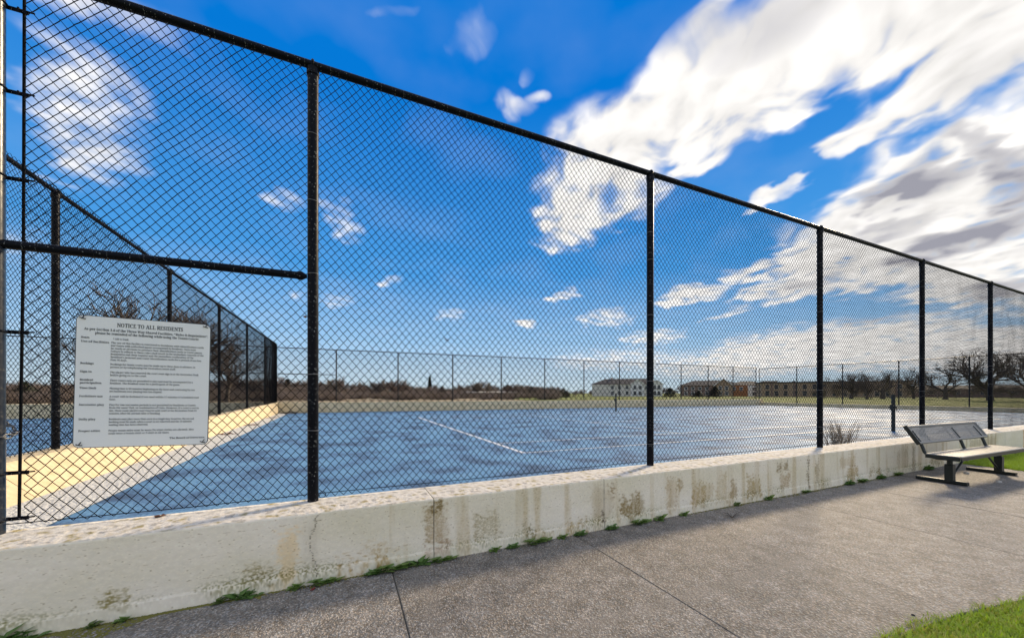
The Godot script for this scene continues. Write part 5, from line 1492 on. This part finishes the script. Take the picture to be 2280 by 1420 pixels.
func small_things() -> void:
	var rn := RandomNumberGenerator.new()
	rn.seed = 55
	var leaf := func(size: float, m: Material, sd: int) -> ArrayMesh:
		var r := RandomNumberGenerator.new()
		r.seed = sd
		var g := Geo.new()
		var ring := []
		for k in 10:
			var a := TAU * k / 10.0
			ring.append(Vector3(cos(a) * size * (1.0 if k % 2 == 0 else 0.62), r.randf_range(0, 0.5) * size, sin(a) * size * 0.7 * (1.0 if k % 2 == 0 else 0.6)))
		for k in 10:
			g.tri(Vector3(0, 0.1 * size, 0), ring[(k + 1) % 10], ring[k])
			g.tri(Vector3(0, 0.1 * size - 0.0015, 0), ring[k] - Vector3(0, 0.0015, 0), ring[(k + 1) % 10] - Vector3(0, 0.0015, 0))
		g.rod(Vector3(size * 0.9, 0.2 * size, 0), Vector3(size * 1.6, 0.1 * size, 0.1 * size), 0.001, 3)
		return g.mesh(m)
	one("fallen_leaf", leaf.call(0.034, M.dead_leaf, 1), "brown fallen leaf on the wall top under the fence", "leaf", Vector3(-1.135, 0.487, -3.225), 0.4)
	one("fallen_leaf", leaf.call(0.022, M.red_leaf, 2), "red fallen leaf on the path by the wall crack", "leaf", Vector3(-0.2, 0.003, -2.80), 1.2)
	one("fallen_leaf", leaf.call(0.016, M.dead_leaf, 3), "dry leaf caught in the fence beside the first post", "leaf", Vector3(-0.285, 1.90, -3.25), 0.2).rotation.x = 1.3
	var lg := Geo.new()
	for k in 60:
		var c := Vector3(rn.randf_range(-0.35, 0.35), rn.randf() * 0.18, rn.randf_range(-0.3, 0.3))
		c.y *= maxf(0.0, 1.0 - c.length() * 1.8)
		var u := Vector3(rn.randf_range(-1, 1), rn.randf_range(-0.4, 0.4), rn.randf_range(-1, 1)).normalized() * 0.06
		var v := u.cross(Vector3.UP).normalized() * 0.04 + Vector3(0, 0.02, 0)
		lg.quad(c - u, c - v, c + u, c + v)
	one("leaf_pile", lg.mesh(M.bark), "dark heap of dead leaves in the far left corner of the court", "leaves", Vector3(-2.75, 0.225, -22.8))
	for k in 3:
		one("leaf_pile", lg.mesh(M.dead_leaf), ["dead leaves in the gutter before the corner heap", "small drift of leaves halfway along the gutter", "thin drift of leaves in the near gutter"][k], "leaves", Vector3([-2.95, -2.9, -2.85][k], 0.222, [-19.0, -15.0, -12.0][k]), k * 1.1).scale = Vector3(0.6, 0.35, 0.6)
	# twig with a few dry stems
	var g := Geo.new()
	for k in 9:
		var a := rn.randf() * TAU
		var to := Vector3(cos(a) * 0.11, rn.randf_range(0.01, 0.09), sin(a) * 0.07)
		g.tube([Vector3(0, 0.004, 0), to * 0.5 + Vector3(0, 0.02, 0), to], [0.003, 0.0022, 0.001], 4, false)
	one("twig", g.mesh(M.bark), "dry branching twig lying on the path near the wall", "twig", Vector3(3.715, 0, -2.6))
	for s in [[Vector3(8.75, 0.0, -2.02), 0.028, M.stone, "white pebble on the path before the bench"], [Vector3(3.06, 0.0, -1.02), 0.008, M.dark_stone, "dark pebble at the edge of the grass verge"], [Vector3(9.2, 0.0, -2.45), 0.03, M.stone, "pale pebble under the bench"]]:
		var st := Geo.new()
		var pts := []
		for k in 5:
			pts.append(Vector3(0, s[1] * (0.0 + k * 0.3), 0))
		st.tube(pts, [s[1] * 0.6, s[1] * 1.1, s[1] * 1.2, s[1] * 0.9, s[1] * 0.2], 7)
		one("pebble", st.mesh(s[2]), s[3], "pebble", s[0], 0.5)
	# bird
	var b := Geo.new()
	b.tube([Vector3(-0.16, 0, 0), Vector3(-0.08, 0.0, 0), Vector3(0.02, 0, 0), Vector3(0.11, 0.01, 0), Vector3(0.16, 0.015, 0), Vector3(0.20, 0.01, 0)], [0.012, 0.03, 0.045, 0.038, 0.026, 0.004], 8)
	b.tri(Vector3(-0.15, 0, 0), Vector3(-0.30, 0.0, 0.05), Vector3(-0.30, 0.0, -0.05))
	for s in [-1.0, 1.0]:
		b.quad(Vector3(0.09, 0.02, 0.03 * s), Vector3(0.10, 0.16, 0.20 * s), Vector3(0.0, 0.15, 0.22 * s), Vector3(-0.06, 0.02, 0.03 * s))
		b.tri(Vector3(0.10, 0.16, 0.20 * s), Vector3(-0.02, 0.26, 0.42 * s), Vector3(0.0, 0.15, 0.22 * s))
	one("bird", b.mesh(M.bird), "small black bird flying above the back fence", "bird", Vector3(6.49, 5.00, -25.59), 0.7)


func _ready() -> void:
	# camera: level, the lens shifted up
	var cam := Camera3D.new()
	cam.name = "camera"
	cam.projection = Camera3D.PROJECTION_FRUSTUM
	cam.near = 0.05
	cam.far = 2500.0
	cam.size = 0.05 * 637.0 / 369.66
	cam.frustum_offset = Vector2(0, 0.05 * 73.9 / 369.66)
	cam.position = Vector3(0, EYE, 0)
	cam.rotation_degrees = Vector3(0, -24.226, 0)
	cam.current = true
	add_child(cam)
	# sky
	var env := Environment.new()
	env.background_mode = Environment.BG_SKY
	var sm := PanoramaSkyMaterial.new()
	sm.panorama = ImageTexture.create_from_image(sky_image())
	var sky := Sky.new()
	sky.sky_material = sm
	env.sky = sky
	env.tonemap_mode = Environment.TONE_MAPPER_LINEAR
	env.tonemap_exposure = 1.42
	env.sdfgi_enabled = true
	env.ssao_enabled = true
	env.ssil_enabled = true
	var we := WorldEnvironment.new()
	we.name = "environment"
	we.environment = env
	add_child(we)
	# low winter sun behind thin cloud, beyond the fence on the right
	var sun := DirectionalLight3D.new()
	sun.name = "sun"
	sun.light_energy = 1.6
	sun.light_color = Color(1.0, 0.91, 0.77)
	sun.light_angular_distance = 8.0
	sun.shadow_enabled = true
	add_child(sun)
	var az := deg_to_rad(68.0)
	var el := deg_to_rad(26.0)
	var toward := Vector3(sin(az) * cos(el), sin(el), -cos(az) * cos(el))
	sun.look_at_from_position(toward * 50.0, Vector3.ZERO, Vector3.UP)

	make_materials()
	ground_and_court()
	walls()
	fences()
	houses()
	net_posts()
	bench()
	notice()
	vegetation()
	small_things()
